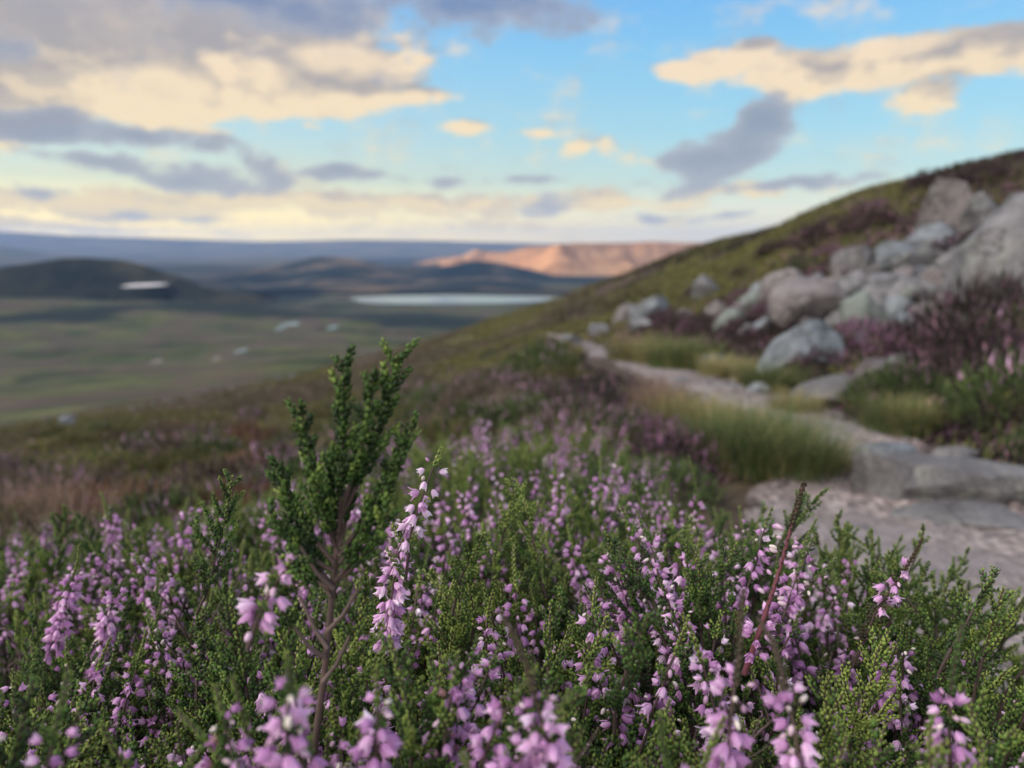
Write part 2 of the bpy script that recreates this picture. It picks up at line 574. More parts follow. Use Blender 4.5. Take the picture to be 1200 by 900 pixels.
def range_mesh(name, sky, r0, rc, r1, base, mat, label, rough=1.0, na=360, nr=60, seed=50, spur=1.0, fx=2.2, shelf=None):
    """a hill range: its skyline given by bearings, real distance rc, foot at r0 and r1"""
    sky = np.array(sky, float)
    px = np.linspace(sky[0, 0], sky[-1, 0], na)
    az = np.arctan2(px - 600, F * math.cos(PITCH))
    ca = np.cos(az)
    py = pchip(sky[:, 0], sky[:, 1], px)
    zc = np.array([zpy(b_, rc, a_) for a_, b_ in zip(px, py)])
    t = np.linspace(0, 1, nr)
    R = np.concatenate([r0 + (rc - r0) * t, rc + (r1 - rc) * t[1:]])
    prof = np.concatenate([t ** 1.3 * (1 - .25 * np.sin(np.pi * t)), (1 - t[1:]) ** .9])
    A, RR = np.meshgrid(az, R, indexing='ij')
    # R is a forward distance here
    X, Y = RR * np.tan(A), RR
    hgt = (zc[:, None] - base)
    s = hgt.max()
    L0 = (rc - r0)
    nz = fbm(X / L0 * fx + seed, Y / L0 * 1.0, 0, 5, seed)
    edge = np.sin(np.pi * np.clip(prof, 0, 1) ** .8)[None] if True else 1
    Z = base + hgt * prof[None] + rough * nz * s * .35 * edge * spur + rough * .03 * s * fbm(X / L0 * 9, Y / L0 * 9, 0, 4, seed + 9)
    # close the flanks
    k = np.minimum(np.arange(na), np.arange(na)[::-1]) / (na * .06)
    w = sstep(0, 1, k)[:, None]
    Z = base - 20 + (Z - base + 20) * w
    if shelf:
        spx, spy, sY, srx, sry = shelf
        p = at(spx, spy, sY)
        e = np.hypot((X - p[0]) / srx, (Y - p[1]) / (sry * 5))
        wz = 1 - sstep(1.0, 1.6, e)
        Z = Z * (1 - wz) + (p[2] - 1.5) * wz
        v, f = disc(p[0], p[1], p[2], srx, sry * 5, 64, .05)
        link('field', make_mesh('field', v, [f], pale_mat()), kind='structure', label='bright strip on the flank of the dark hill, brightness put into its colour')  # strip's bright light is carried by its pale colour
    na_, nr_ = X.shape
    i = np.arange(na_ - 1)[:, None] * nr_
    j = np.arange(nr_ - 1)[None]
    q = np.stack([i + j, i + j + 1, i + nr_ + j + 1, i + nr_ + j], -1).reshape(-1, 4)
    me = make_mesh(name, np.stack([X.ravel(), Y.ravel(), Z.ravel()], 1), [q], mat, True)
    return link(name, me, kind='structure', label=label)


HM_D = hill_mat('hill_heather', (.014, .018, .016), (.028, .030, .022), (.055, .05, .035))
HM_B = hill_mat('hill_forest', (.014, .022, .026), (.026, .034, .034), (.15, .11, .075), .0016)
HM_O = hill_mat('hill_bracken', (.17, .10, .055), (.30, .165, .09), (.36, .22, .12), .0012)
HM_F = hill_mat('hill_far', (.06, .07, .06), (.09, .09, .07), (.13, .11, .08), .0008)
range_mesh('hill', [(-330, 385), (-200, 355), (-100, 335), (0, 318), (60, 307), (105, 302), (150, 304), (200, 317), (240, 333), (270, 346), (310, 357), (345, 366)],
           3050, 3500, 4400, -300, HM_D, 'dark rounded hill rising from the left of the valley', .5, seed=61, shelf=(170, 334, 3290, 80, 26))
range_mesh('hills', [(150, 350), (215, 330), (300, 318), (350, 307), (385, 301), (430, 306), (470, 316), (520, 313), (560, 306), (610, 314), (660, 325), (750, 333), (900, 336)],
           4700, 7000, 8600, -302, HM_B, 'blue wooded hills beyond the loch', .8, seed=71, spur=1.4, fx=2.8)
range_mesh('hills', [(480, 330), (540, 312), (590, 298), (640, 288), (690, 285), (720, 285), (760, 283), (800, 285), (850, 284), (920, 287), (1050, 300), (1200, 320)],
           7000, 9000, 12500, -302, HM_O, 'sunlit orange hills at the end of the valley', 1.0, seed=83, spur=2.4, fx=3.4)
range_mesh('hills', [(-700, 300), (-300, 282), (-100, 285), (0, 287), (80, 297), (200, 306), (320, 303), (420, 310), (520, 306), (640, 312), (800, 310), (1000, 305)],
           10500, 14500, 18000, -302, HM_F, 'hazy middle ridge behind the blue hills', .5, seed=91)
range_mesh('mountains', [(-900, 275), (-500, 266), (-200, 268), (0, 271), (40, 272), (100, 276), (200, 279), (330, 283), (420, 281), (500, 282), (620, 285), (700, 286), (900, 284), (1200, 283), (1700, 280)],
           18500, 23000, 29000, -302, HM_F, 'pale blue mountains along the horizon', .35, seed=97)

# unseen ridge added left of the frame to shade the foreground and valley
ridge = np.array([(-300, -3200), (-1100, -1500), (-1700, 600), (-3000, 3000), (-4600, 5200), (-5300, 6100), (-5700, 6700), (-6000, 7200)], float)
rt = np.linspace(0, len(ridge) - 1, 260)
rl = np.stack([np.interp(rt, np.arange(len(ridge)), ridge[:, 0]), np.interp(rt, np.arange(len(ridge)), ridge[:, 1])], 1)
for _ in range(20):
    rl[1:-1] = (rl[:-2] + rl[1:-1] * 2 + rl[2:]) / 4
tn = unit(np.gradient(rl, axis=0))
nn = np.stack([-tn[:, 1], tn[:, 0]], 1)
cr = np.interp(rt, [0, 1, 2, 3, 4, 5, 6, 7], [350, 430, 400, 430, 500, 600, 500, -120])
cr = cr + 35 * fbm(rl[:, 0] / 700, rl[:, 1] / 700, 0, 4, 77)
wv = np.linspace(-1, 1, 41)
wid = np.interp(rt, [0, 2, 4, 7], [450, 550, 900, 900])
X = rl[:, 0][:, None] + nn[:, 0][:, None] * wv[None] * wid[:, None] + nn[:, 0][:, None] * wid[:, None] * .6
Y = rl[:, 1][:, None] + nn[:, 1][:, None] * wv[None] * wid[:, None] + nn[:, 1][:, None] * wid[:, None] * .6
base = H(X.ravel(), Y.ravel(), False).reshape(X.shape) - 25
Z = base + (cr[:, None] - base) * ((1 - np.abs(wv)) ** .85)[None] + 30 * fbm(X / 300, Y / 300, 0, 4, 79) * (1 - np.abs(wv))[None]
k = np.minimum(np.arange(260), np.arange(260)[::-1]) / 10.
Z = base + (Z - base) * sstep(0, 1, k)[:, None]
i = np.arange(259)[:, None] * 41
j = np.arange(40)[None]
q = np.stack([i + j, i + j + 1, i + 41 + j + 1, i + 41 + j], -1).reshape(-1, 4)
link('mountains', make_mesh('mountains', np.stack([X.ravel(), Y.ravel(), Z.ravel()], 1), [q], HM_D), kind='structure', label='unseen ridge added west of the valley to shade it')

# ------------------------------------------------------------------ path
def path_mat():
    m, nt = new_mat('gravel_path')
    out = N(nt, 'ShaderNodeOutputMaterial')
    g = N(nt, 'ShaderNodeNewGeometry')
    P = g.outputs['Position']
    vo = N(nt, 'ShaderNodeTexVoronoi')
    vo.inputs['Scale'].default_value = 70
    vo.inputs['Randomness'].default_value = 1
    L(nt, P, vo.inputs['Vector'])
    c = ramp(nt, vo.outputs['Color'], [(.15, (.05, .042, .04)), (.45, (.175, .13, .115)), (.6, (.235, .18, .158)), (.9, (.42, .35, .32))])
    n = noise_n(nt, 5, 6, .65, P)
    c = mix(nt, ramp(nt, n, [(.4, 0), (.62, 1)]), c, (.115, .09, .08))
    c = mix(nt, math_(nt, 'MULTIPLY', ramp(nt, noise_n(nt, 2.1, 4, .6, P), [(.45, 0), (.6, 1)]), .6), c, (.225, .195, .19))
    p = N(nt, 'ShaderNodeBsdfPrincipled')
    L(nt, c, p.inputs['Base Color'])
    p.inputs['Roughness'].default_value = .9
    b = N(nt, 'ShaderNodeBump')
    b.inputs['Strength'].default_value = 1
    b.inputs['Distance'].default_value = .008
    L(nt, vo.outputs['Distance'], b.inputs['Height'])
    L(nt, b.outputs[0], p.inputs['Normal'])
    L(nt, p.outputs[0], out.inputs[0])
    return m


nw = 41
tt = unit(np.gradient(PC[:, :2], axis=0))
pn = np.stack([tt[:, 1], -tt[:, 0]], 1)
wv = np.linspace(-1, 1, nw)
we = PW[:, None] * (1 + .22 * np.stack([fbm(SQ * 2.3, 0, 0, 4, 5), fbm(SQ * 2.3, 9, 0, 4, 6)], 1))
ww = np.where(wv[None] < 0, we[:, :1], we[:, 1:]) * wv[None]
X = PC[:, 0][:, None] + pn[:, 0][:, None] * ww
Y = PC[:, 1][:, None] + pn[:, 1][:, None] * ww
Z = PC[:, 2][:, None] + .006 + .012 * fbm(X * 9, Y * 9, 0, 4, 15) + .018 * fbm(X * 2, Y * 2, 0, 3, 16) + .01 - .03 * np.abs(wv[None]) ** 6
i = np.arange(len(SQ) - 1)[:, None] * nw
j = np.arange(nw - 1)[None]
q = np.stack([i + j, i + j + 1, i + nw + j + 1, i + nw + j], -1).reshape(-1, 4)
link('path', make_mesh('path', np.stack([X.ravel(), Y.ravel(), Z.ravel()], 1), [q], path_mat()), kind='structure', label='pinkish gravel footpath winding up the hillside')


# ------------------------------------------------------------------ rocks
def rock_mat(name, base, light, dark, lichen):
    m, nt = new_mat(name)
    out = N(nt, 'ShaderNodeOutputMaterial')
    tc = N(nt, 'ShaderNodeTexCoord')
    oi = N(nt, 'ShaderNodeObjectInfo')
    vm = N(nt, 'ShaderNodeVectorMath', operation='ADD')
    L(nt, tc.outputs['Object'], vm.inputs[0])
    sc_ = N(nt, 'ShaderNodeVectorMath', operation='SCALE')
    sc_.inputs[0].default_value = (13, 7, 5)
    L(nt, oi.outputs['Random'], sc_.inputs['Scale'])
    L(nt, sc_.outputs[0], vm.inputs[1])
    P = vm.outputs[0]
    n = noise_n(nt, 4, 8, .65, P)
    c = ramp(nt, n, [(.34, dark), (.5, base), (.66, light)])
    st = noise_n(nt, 2.2, 6, .7, P, .6)
    c = mix(nt, math_(nt, 'MULTIPLY', ramp(nt, st, [(.52, 0), (.6, 1)]), .75), c, (.07, .062, .06))
    c = mix(nt, math_(nt, 'MULTIPLY', ramp(nt, noise_n(nt, 7, 5, .6, P, 1.0), [(.55, 0), (.65, 1)]), .6), c, lichen)
    sp = noise_n(nt, 90, 2, .5, P)
    c = mix(nt, math_(nt, 'MULTIPLY', ramp(nt, sp, [(.5, 0), (.62, 1)]), .6), c, (.045, .042, .042))
    vc = N(nt, 'ShaderNodeTexVoronoi')
    vc.feature = 'DISTANCE_TO_EDGE'
    vc.inputs['Scale'].default_value = 2.4
    wv_ = N(nt, 'ShaderNodeVectorMath', operation='ADD')
    L(nt, P, wv_.inputs[0])
    wn_ = N(nt, 'ShaderNodeTexNoise')
    wn_.inputs['Scale'].default_value = 3
    L(nt, P, wn_.inputs['Vector'])
    L(nt, wn_.outputs['Color'], wv_.inputs[1])
    L(nt, wv_.outputs[0], vc.inputs['Vector'])
    crk = ramp(nt, vc.outputs['Distance'], [(.0, 1), (.035, 0)])
    c = mix(nt, math_(nt, 'MULTIPLY', crk, .75), c, (.03, .027, .027))
    p = N(nt, 'ShaderNodeBsdfPrincipled')
    L(nt, c, p.inputs['Base Color'])
    p.inputs['Roughness'].default_value = .85
    b = N(nt, 'ShaderNodeBump')
    b.inputs['Strength'].default_value = .7
    b.inputs['Distance'].default_value = .05
    L(nt, n, b.inputs['Height'])
    L(nt, b.outputs[0], p.inputs['Normal'])
    L(nt, p.outputs[0], out.inputs[0])
    return m


RK = {
    'grey': rock_mat('granite_grey', (.145, .138, .142), (.21, .20, .205), (.06, .057, .06), (.24, .26, .22)),
    'pink': rock_mat('granite_pink', (.165, .14, .14), (.225, .195, .19), (.07, .058, .056), (.22, .22, .19)),
    'green': rock_mat('granite_lichened', (.15, .168, .15), (.205, .22, .20), (.13, .15, .13), (.20, .26, .17)),
    'blue': rock_mat('granite_blue', (.15, .165, .18), (.20, .22, .24), (.065, .07, .08), (.24, .27, .26)),
    'dark': rock_mat('granite_dark', (.09, .082, .08), (.17, .16, .157), (.07, .065, .065), (.2, .19, .16)),
}


def ico(sub):
    bm_ = __import__('bmesh').new()
    __import__('bmesh').ops.create_icosphere(bm_, subdivisions=sub, radius=1)
    v = np.array([x.co[:] for x in bm_.verts])
    f = np.array([[y.index for y in x.verts] for x in bm_.faces])
    bm_.free()
    return v, f


ICO5, ICO4, ICO2 = ico(5), ico(5), ico(2)


def rock_mesh(seed, w, d, h, mat, cuts=9, flat=0.0, tilt=0.0):
    cuts = cuts + 5
    r = np.random.default_rng(seed)
    v, f = ICO5
    v = v.copy()
    # planar facets
    for _ in range(cuts):
        nrm = unit(r.normal(size=3) * np.array([1, 1, .8]))
        dd = r.uniform(.46, .84)
        over = np.maximum(v @ nrm - dd, 0)
        v -= over[:, None] * nrm[None] * r.uniform(.8, .97)
    if flat:
        over = np.maximum(v[:, 2] - (1 - flat), 0)
        v[:, 2] -= over * .93
    n = fbm(v[:, 0] * 1.3 + seed, v[:, 1] * 1.3, v[:, 2] * 1.3, 5, seed % 97, .52)
    n2 = fbm(v[:, 0] * 6 + seed, v[:, 1] * 6, v[:, 2] * 6, 4, seed % 89, .6)
    v *= (1 + .13 * n + .05 * n2)[:, None]
    v *= np.array([w / 2, d / 2, h / 2]) * 1.26
    c, s = math.cos(tilt), math.sin(tilt)
    v = np.stack([v[:, 0] * c + v[:, 2] * s, v[:, 1], -v[:, 0] * s + v[:, 2] * c], 1)
    return make_mesh('rock', v, [f], mat, True)


def ground_hit(px, py, y0=1.2, y1=200):
    """forward distance at which the line of sight through (px, py) meets the ground"""
    Y = np.exp(np.linspace(math.log(y0), math.log(y1), 700))
    d = ray(px, py)
    z = H(d[0] * Y, Y)
    m = np.where(d[2] * Y < z)[0]
    return Y[m[0]] if len(m) else None


def place_rock(px, py, wpx, hpx, Y, mat, label, seed, name='boulder', cat='boulder', group=None, tilt=0., flat=0., depth=.85, cuts=9, rot=0., bury=.0):
    """px,py = centre of the visible stone; it stands on the ground met just above its lower edge"""
    Yh = ground_hit(px, py + hpx * .36)
    if name == 'stone_slab':
        Yh = ground_hit(px, py + hpx * .5)
    if name == 'stone':
        Yh = ground_hit(px, py + 2)
    if Yh is not None and Yh < 60:
        Y = Yh
    k = Y / (F * math.cos(PITCH))
    w, h = wpx * k, hpx * k
    c = at(px, py, Y)
    me = rock_mesh(seed, w, w * depth, h * 1.12, RK[mat], cuts, flat, tilt)
    o = link(name, me, None, (c[0], c[1] + (w * depth * .12 if name == 'boulder' else 0), c[2] - h * .05 - bury), label, cat, group)
    o.rotation_euler[2] = rot
    return o


G = 'granite boulders on the slope'
ROCKS = [
    # px, py, w, h, Y, mat, label, seed, tilt, depth
    (1108, 252, 62, 62, 9.5, 'pink', 'rounded pinkish boulder standing highest on the slope, dark crease across it', 11, 0, .9),
    (1150, 255, 34, 40, 9.8, 'grey', 'small grey boulder leaning on the right of the highest round boulder', 12, .2, .9),
    (1106, 284, 54, 30, 8.6, 'blue', 'smooth flat-topped grey boulder right below the highest round boulder', 13, -.1, .9),
    (1206, 322, 165, 128, 6.2, 'grey', 'largest boulder of the slope, a great pale slab cut by the right edge', 14, -.45, .8),
    (1008, 312, 50, 40, 8.4, 'grey', 'grey rounded boulder at the upper left end of the boulder pile', 15, -.3, .9),
    (1046, 306, 50, 34, 8.2, 'blue', 'blue grey boulder in the top row of the pile, right of the upper left one', 16, .1, .9),
    (1076, 314, 44, 34, 7.9, 'grey', 'grey boulder in the middle of the pile, under the flat-topped boulder', 17, .3, .9),
    (1100, 306, 34, 30, 7.8, 'pink', 'pink boulder wedged between the pile and the great pale slab', 18, .4, .9),
    (1038, 336, 44, 40, 7.6, 'grey', 'shaded grey boulder in the centre of the pile with a sloping face', 19, -.4, .9),
    (1070, 350, 54, 36, 7.1, 'grey', 'bumpy grey boulder at the foot of the pile beside the great slab', 20, .2, .9),
    (1098, 342, 42, 44, 7.0, 'pink', 'steep grey pink boulder pressed against the left side of the great slab', 21, .1, .9),
    (985, 328, 28, 26, 8.0, 'pink', 'small pink boulder at the left end of the pile', 22, 0, .9),
    (996, 348, 44, 34, 7.6, 'grey', 'grey boulder on the lower left of the pile behind the broad boulder', 23, .1, .9),
    (1064, 330, 30, 22, 7.7, 'pink', 'small warm grey stone in the gap at the middle of the pile', 24, 0, .9),
    (958, 358, 76, 52, 6.9, 'pink', 'broad smooth grey boulder left of the pile with a rounded top', 25, -.1, .9),
    (915, 345, 42, 46, 7.3, 'pink', 'upright pale boulder joined to the left of the broad smooth boulder', 26, .5, .9),
    (884, 357, 42, 36, 7.4, 'green', 'greenish grey boulder at the left of the middle row of boulders', 27, .1, .9),
    (1020, 375, 62, 42, 6.3, 'green', 'pale boulder with a domed top in front of the pile', 28, -.15, .9),
    (940, 412, 108, 62, 5.0, 'blue', 'big pale green slanted boulder beside the grassy path edge', 29, -.62, .7),
    (859, 380, 42, 26, 7.0, 'green', 'low greenish boulder just below the middle row of boulders', 30, -.1, .9),
    (898, 386, 38, 22, 6.6, 'blue', 'small blue grey stone between the slanted boulder and the middle row', 31, .1, .9),
    (770, 368, 46, 34, 10.5, 'blue', 'dark blue grey boulder half sunk above the path bend', 32, -.2, .9),
    (737, 368, 34, 24, 11.5, 'pink', 'pinkish slab boulder slanting beside the blue grey one above the path', 33, -.6, .9),
    (826, 340, 36, 26, 11.0, 'grey', 'pale pointed boulder alone in heather above the path', 34, -.3, .9),
    (1025, 440, 46, 44, 4.1, 'pink', 'pointed grey stone poking out of purple heather above the path', 35, -.5, .8),
    (1060, 425, 30, 22, 4.6, 'green', 'small lichened stone between heather mounds above the path', 56, .1, .9),
    (975, 462, 74, 26, 3.7, 'dark', 'low brown grey rock lying along the upper path edge', 36, -.25, .8),
    (886, 458, 26, 18, 3.75, 'blue', 'small pale blue stone at the path edge below the slanted boulder', 37, 0, .9),
    (842, 425, 34, 20, 5.3, 'blue', 'small blue stone in the grass at the path edge', 38, 0, .9),
    (668, 400, 26, 12, 11.6, 'grey', 'pale flat stone where the path goes out of sight', 39, 0, .9),
    (78, 494, 20, 13, 42., 'blue', 'lone pale boulder on the far left slope', 40, 0, .9),
    (875, 392, 22, 18, 6.2, 'grey', 'little grey stone at the left foot of the greenish boulders', 51, 0, .9),
    (1165, 283, 40, 30, 8.3, 'pink', 'grey pink boulder behind the top of the great slab', 52, 0, .9),
    (925, 330, 26, 20, 8.2, 'grey', 'small boulder peeping over the upright pale boulder', 53, 0, .9),
    (1135, 330, 30, 40, 6.9, 'grey', 'narrow stone tucked behind the left side of the great slab', 54, 0, .9),
    (950, 385, 26, 18, 6.4, 'dark', 'dark little stone below the broad smooth boulder', 55, 0, .9),
]
for px, py, w, h, Y, mt, lab, sd, tl, dp in ROCKS:
    place_rock(px, py, w * 1.08, h * 1.1, Y, mt, lab, sd, tilt=tl, depth=dp)
for k, (px, py, w, h) in enumerate([
    (1030, 352, 34, 26), (1052, 366, 36, 24), (1088, 366, 40, 24), (1010, 334, 26, 22), (1024, 322, 26, 20), (1060, 318, 22, 18), (1088, 326, 26, 22), (975, 345, 26, 22),
    (1112, 320, 26, 26), (1120, 356, 34, 28), (1092, 292, 24, 18), (1072, 298, 28, 18), (935, 372, 28, 18), (905, 366, 22, 18), (1000, 366, 28, 20), (985, 378, 26, 16),
    (870, 372, 24, 16), (842, 366, 24, 15), (1128, 302, 28, 24), (1140, 276, 24, 20), (960, 330, 22, 16), (895, 342, 22, 16), (800, 372, 24, 16), (755, 382, 26, 14), (1150, 352, 34, 24),
    (700, 388, 22, 10), (1064, 376, 30, 18), (1040, 386, 24, 14), (1012, 398, 26, 16), (1090, 388, 30, 16)]):
    place_rock(px, py, w * 1.15, h * 1.2, 8, ('grey', 'blue', 'pink', 'grey', 'dark')[k % 5], 'small angular grey boulder wedged in the tumble of bigger boulders', 200 + k, group='small boulders of the tumble',
               tilt=((k * 37) % 11 - 5) * .1, depth=.9, cuts=8, rot=k * .8)
# kerb slabs on the path
place_rock(1106, 562, 250, 50, 1.95, 'dark', 'long dark grey kerb slab lying across the right of the path', 61, 'stone_slab', 'stone slab', tilt=.06, depth=.42, flat=.35, cuts=7, rot=-.12)
place_rock(1150, 604, 170, 30, 1.66, 'dark', 'flat pale blue slab half sunk in gravel in front of the kerb slab', 62, 'stone_slab', 'stone slab', tilt=.03, depth=.5, flat=.4, cuts=6, bury=.012)
place_rock(1030, 528, 70, 20, 2.15, 'blue', 'small bluish slab at the left end of the kerb stones', 63, 'stone_slab', 'stone slab', depth=.7, flat=.3)
place_rock(1118, 532, 66, 16, 2.3, 'dark', 'dark narrow stone behind the long kerb slab', 64, 'stone_slab', 'stone slab', depth=.7, flat=.3)
# stones set in the path further up
for k, (px, py, w, h, Y, lab) in enumerate([
    (850, 455, 34, 9, 4.0, 'flat pale stone set in the path near the slanted boulder'),
    (905, 476, 40, 9, 3.05, 'flat stone set in the path between grass and bank'),
    (795, 446, 30, 7, 4.5, 'flat blue stone set in the path at its narrow bend'),
    (940, 470, 26, 10, 3.2, 'small loose stone at the foot of the bank'),
    (955, 520, 44, 10, 2.25, 'flat stone in the gravel beside the grass tussock')]):
    place_rock(px, py, w, h, Y, 'blue' if k % 2 == 0 else 'pink', lab, 70 + k, 'stone', 'stone', depth=.8, flat=.3)

# gravel pebbles on the path (uncountable)
npb = 11000
si = (rng.uniform(0, 1, npb) ** 1.6 * 300).astype(int)
off = rng.uniform(-1, 1, npb) * PW[si] * .97
pxy = PC[si, :2] + pn[si] * off[:, None]
pz = PC[si, 2] + .012
sz = rng.uniform(.002, .008, npb) * (1 + 1.6 * (rng.uniform(size=npb) > .96))
Mx = frames(rng.normal(size=(npb, 3)), rng) * (sz[:, None] * np.stack([rng.uniform(.8, 1.5, npb), rng.uniform(.7, 1.2, npb), rng.uniform(.5, .9, npb)], 1))[:, None, :]
v, f = stamp(ICO2[0] * (1 + .15 * fbm(ICO2[0][:, :1] * 2, ICO2[0][:, 1:2] * 2, ICO2[0][:, 2:] * 2, 2, 3)), ICO2[1], Mx, np.concatenate([pxy, pz[:, None]], 1))
pc = np.array([(.20, .155, .15), (.26, .215, .21), (.16, .145, .15), (.10, .08, .075), (.34, .31, .30)])[rng.integers(0, 5, npb)]
link('gravel', make_mesh('gravel', v, [f], M_VC, True, {'col': np.repeat(pc, len(ICO2[0]), 0)}), kind='stuff', label='loose pinkish gravel on the footpath')


# ------------------------------------------------------------------ heather
def leaf_template():
    # one fleshy scale leaf, 1 long, along +z, its back towards +y
    v = np.array([(0, 0, 0), (-.26, .02, .42), (.26, .02, .42), (0, .26, .45), (0, -.12, .5), (-.15, .0, .80), (.15, .0, .80), (0, -.03, 1.0)], float)
    f = np.array([(0, 1, 3), (0, 3, 2), (0, 4, 1), (0, 2, 4), (3, 1, 5), (2, 3, 6), (3, 5, 6), (5, 7, 6), (1, 4, 5), (4, 2, 6), (4, 6, 5), (5, 6, 7)])
    return v, f[:11]


def bell_template(open_=1.0):
    V, Fc, n = [], [], 0
    rows = [(0, .10, .10), (.25, .34, .30), (.62, .40, .33), (1.0, .46 * open_, .02)]
    for k in range(4):          # sepals
        a0 = k * np.pi / 2
        for (z, r, wd) in rows:
            for s in (-1, 0, 1):
                a = a0 + s * wd / max(r, .1) * .75
                rr = r * (1 + (.10 if s == 0 else -.02))
                V.append((rr * math.cos(a), rr * math.sin(a), z))
        for i in range(3):
            for s in (0, 1):
                a = n + i * 3 + s
                Fc += [(a, a + 1, a + 4), (a, a + 4, a + 3)]
        n += 12
    for k in range(4):          # corolla lobes between them
        a0 = k * np.pi / 2 + np.pi / 4
        for (z, r, wd) in ((.1, .12, .15), (.5, .26, .24), (.86, .30, .05)):
            for s in (-1, 1):
                a = a0 + s * wd / max(r, .1) * .6
                V.append((r * math.cos(a), r * math.sin(a), z))
        for i in range(2):
            a = n + i * 2
            Fc += [(a, a + 1, a + 3), (a, a + 3, a + 2)]
        n += 6
    return np.array(V, float), np.array(Fc)


def bud_template():
    v, f = ico(2)
    v = v * np.array([.27, .27, .5]) + np.array([0, 0, .5])
    v[:, :2] *= (1 - .45 * np.clip(v[:, 2:3] - .5, 0, 1))
    return v, f


LEAF, BELL, BELL2, BUD = leaf_template(), bell_template(1.0), bell_template(1.5), bud_template()
PITH = np.array([0, 0, 1.0])
BELL_ME = [[make_mesh('flower', T[0], [T[1]], M_BELL, True, {'rnd': np.clip(c0 + (T[0][:, 2] - .5) * .18 + .25 * (np.arange(len(T[0])) >= 48), 0, 1)}) for c0 in (.2, .42, .6, .82)] for T in (BELL, BELL2)]
BUD_ME = [make_mesh('bud', BUD[0], [BUD[1]], M_BUD, True, {'rnd': np.full(len(BUD[0]), c0)}) for c0 in (.15, .5, .9)]


def along(pts, s):
    """positions and tangents at arc fractions s of a polyline"""
    pts = np.asarray(pts)
    d = np.concatenate([[0], np.cumsum(np.linalg.norm(np.diff(pts, axis=0), axis=1))])
    q = np.asarray(s) * d[-1]
    p = np.stack([np.interp(q, d, pts[:, i]) for i in range(3)], 1)
    q2 = np.minimum(q + d[-1] * .04, d[-1])
    q1 = q2 - d[-1] * .08
    t = np.stack([np.interp(q2, d, pts[:, i]) - np.interp(q1, d, pts[:, i]) for i in range(3)], 1)
    return p, unit(t), d[-1]


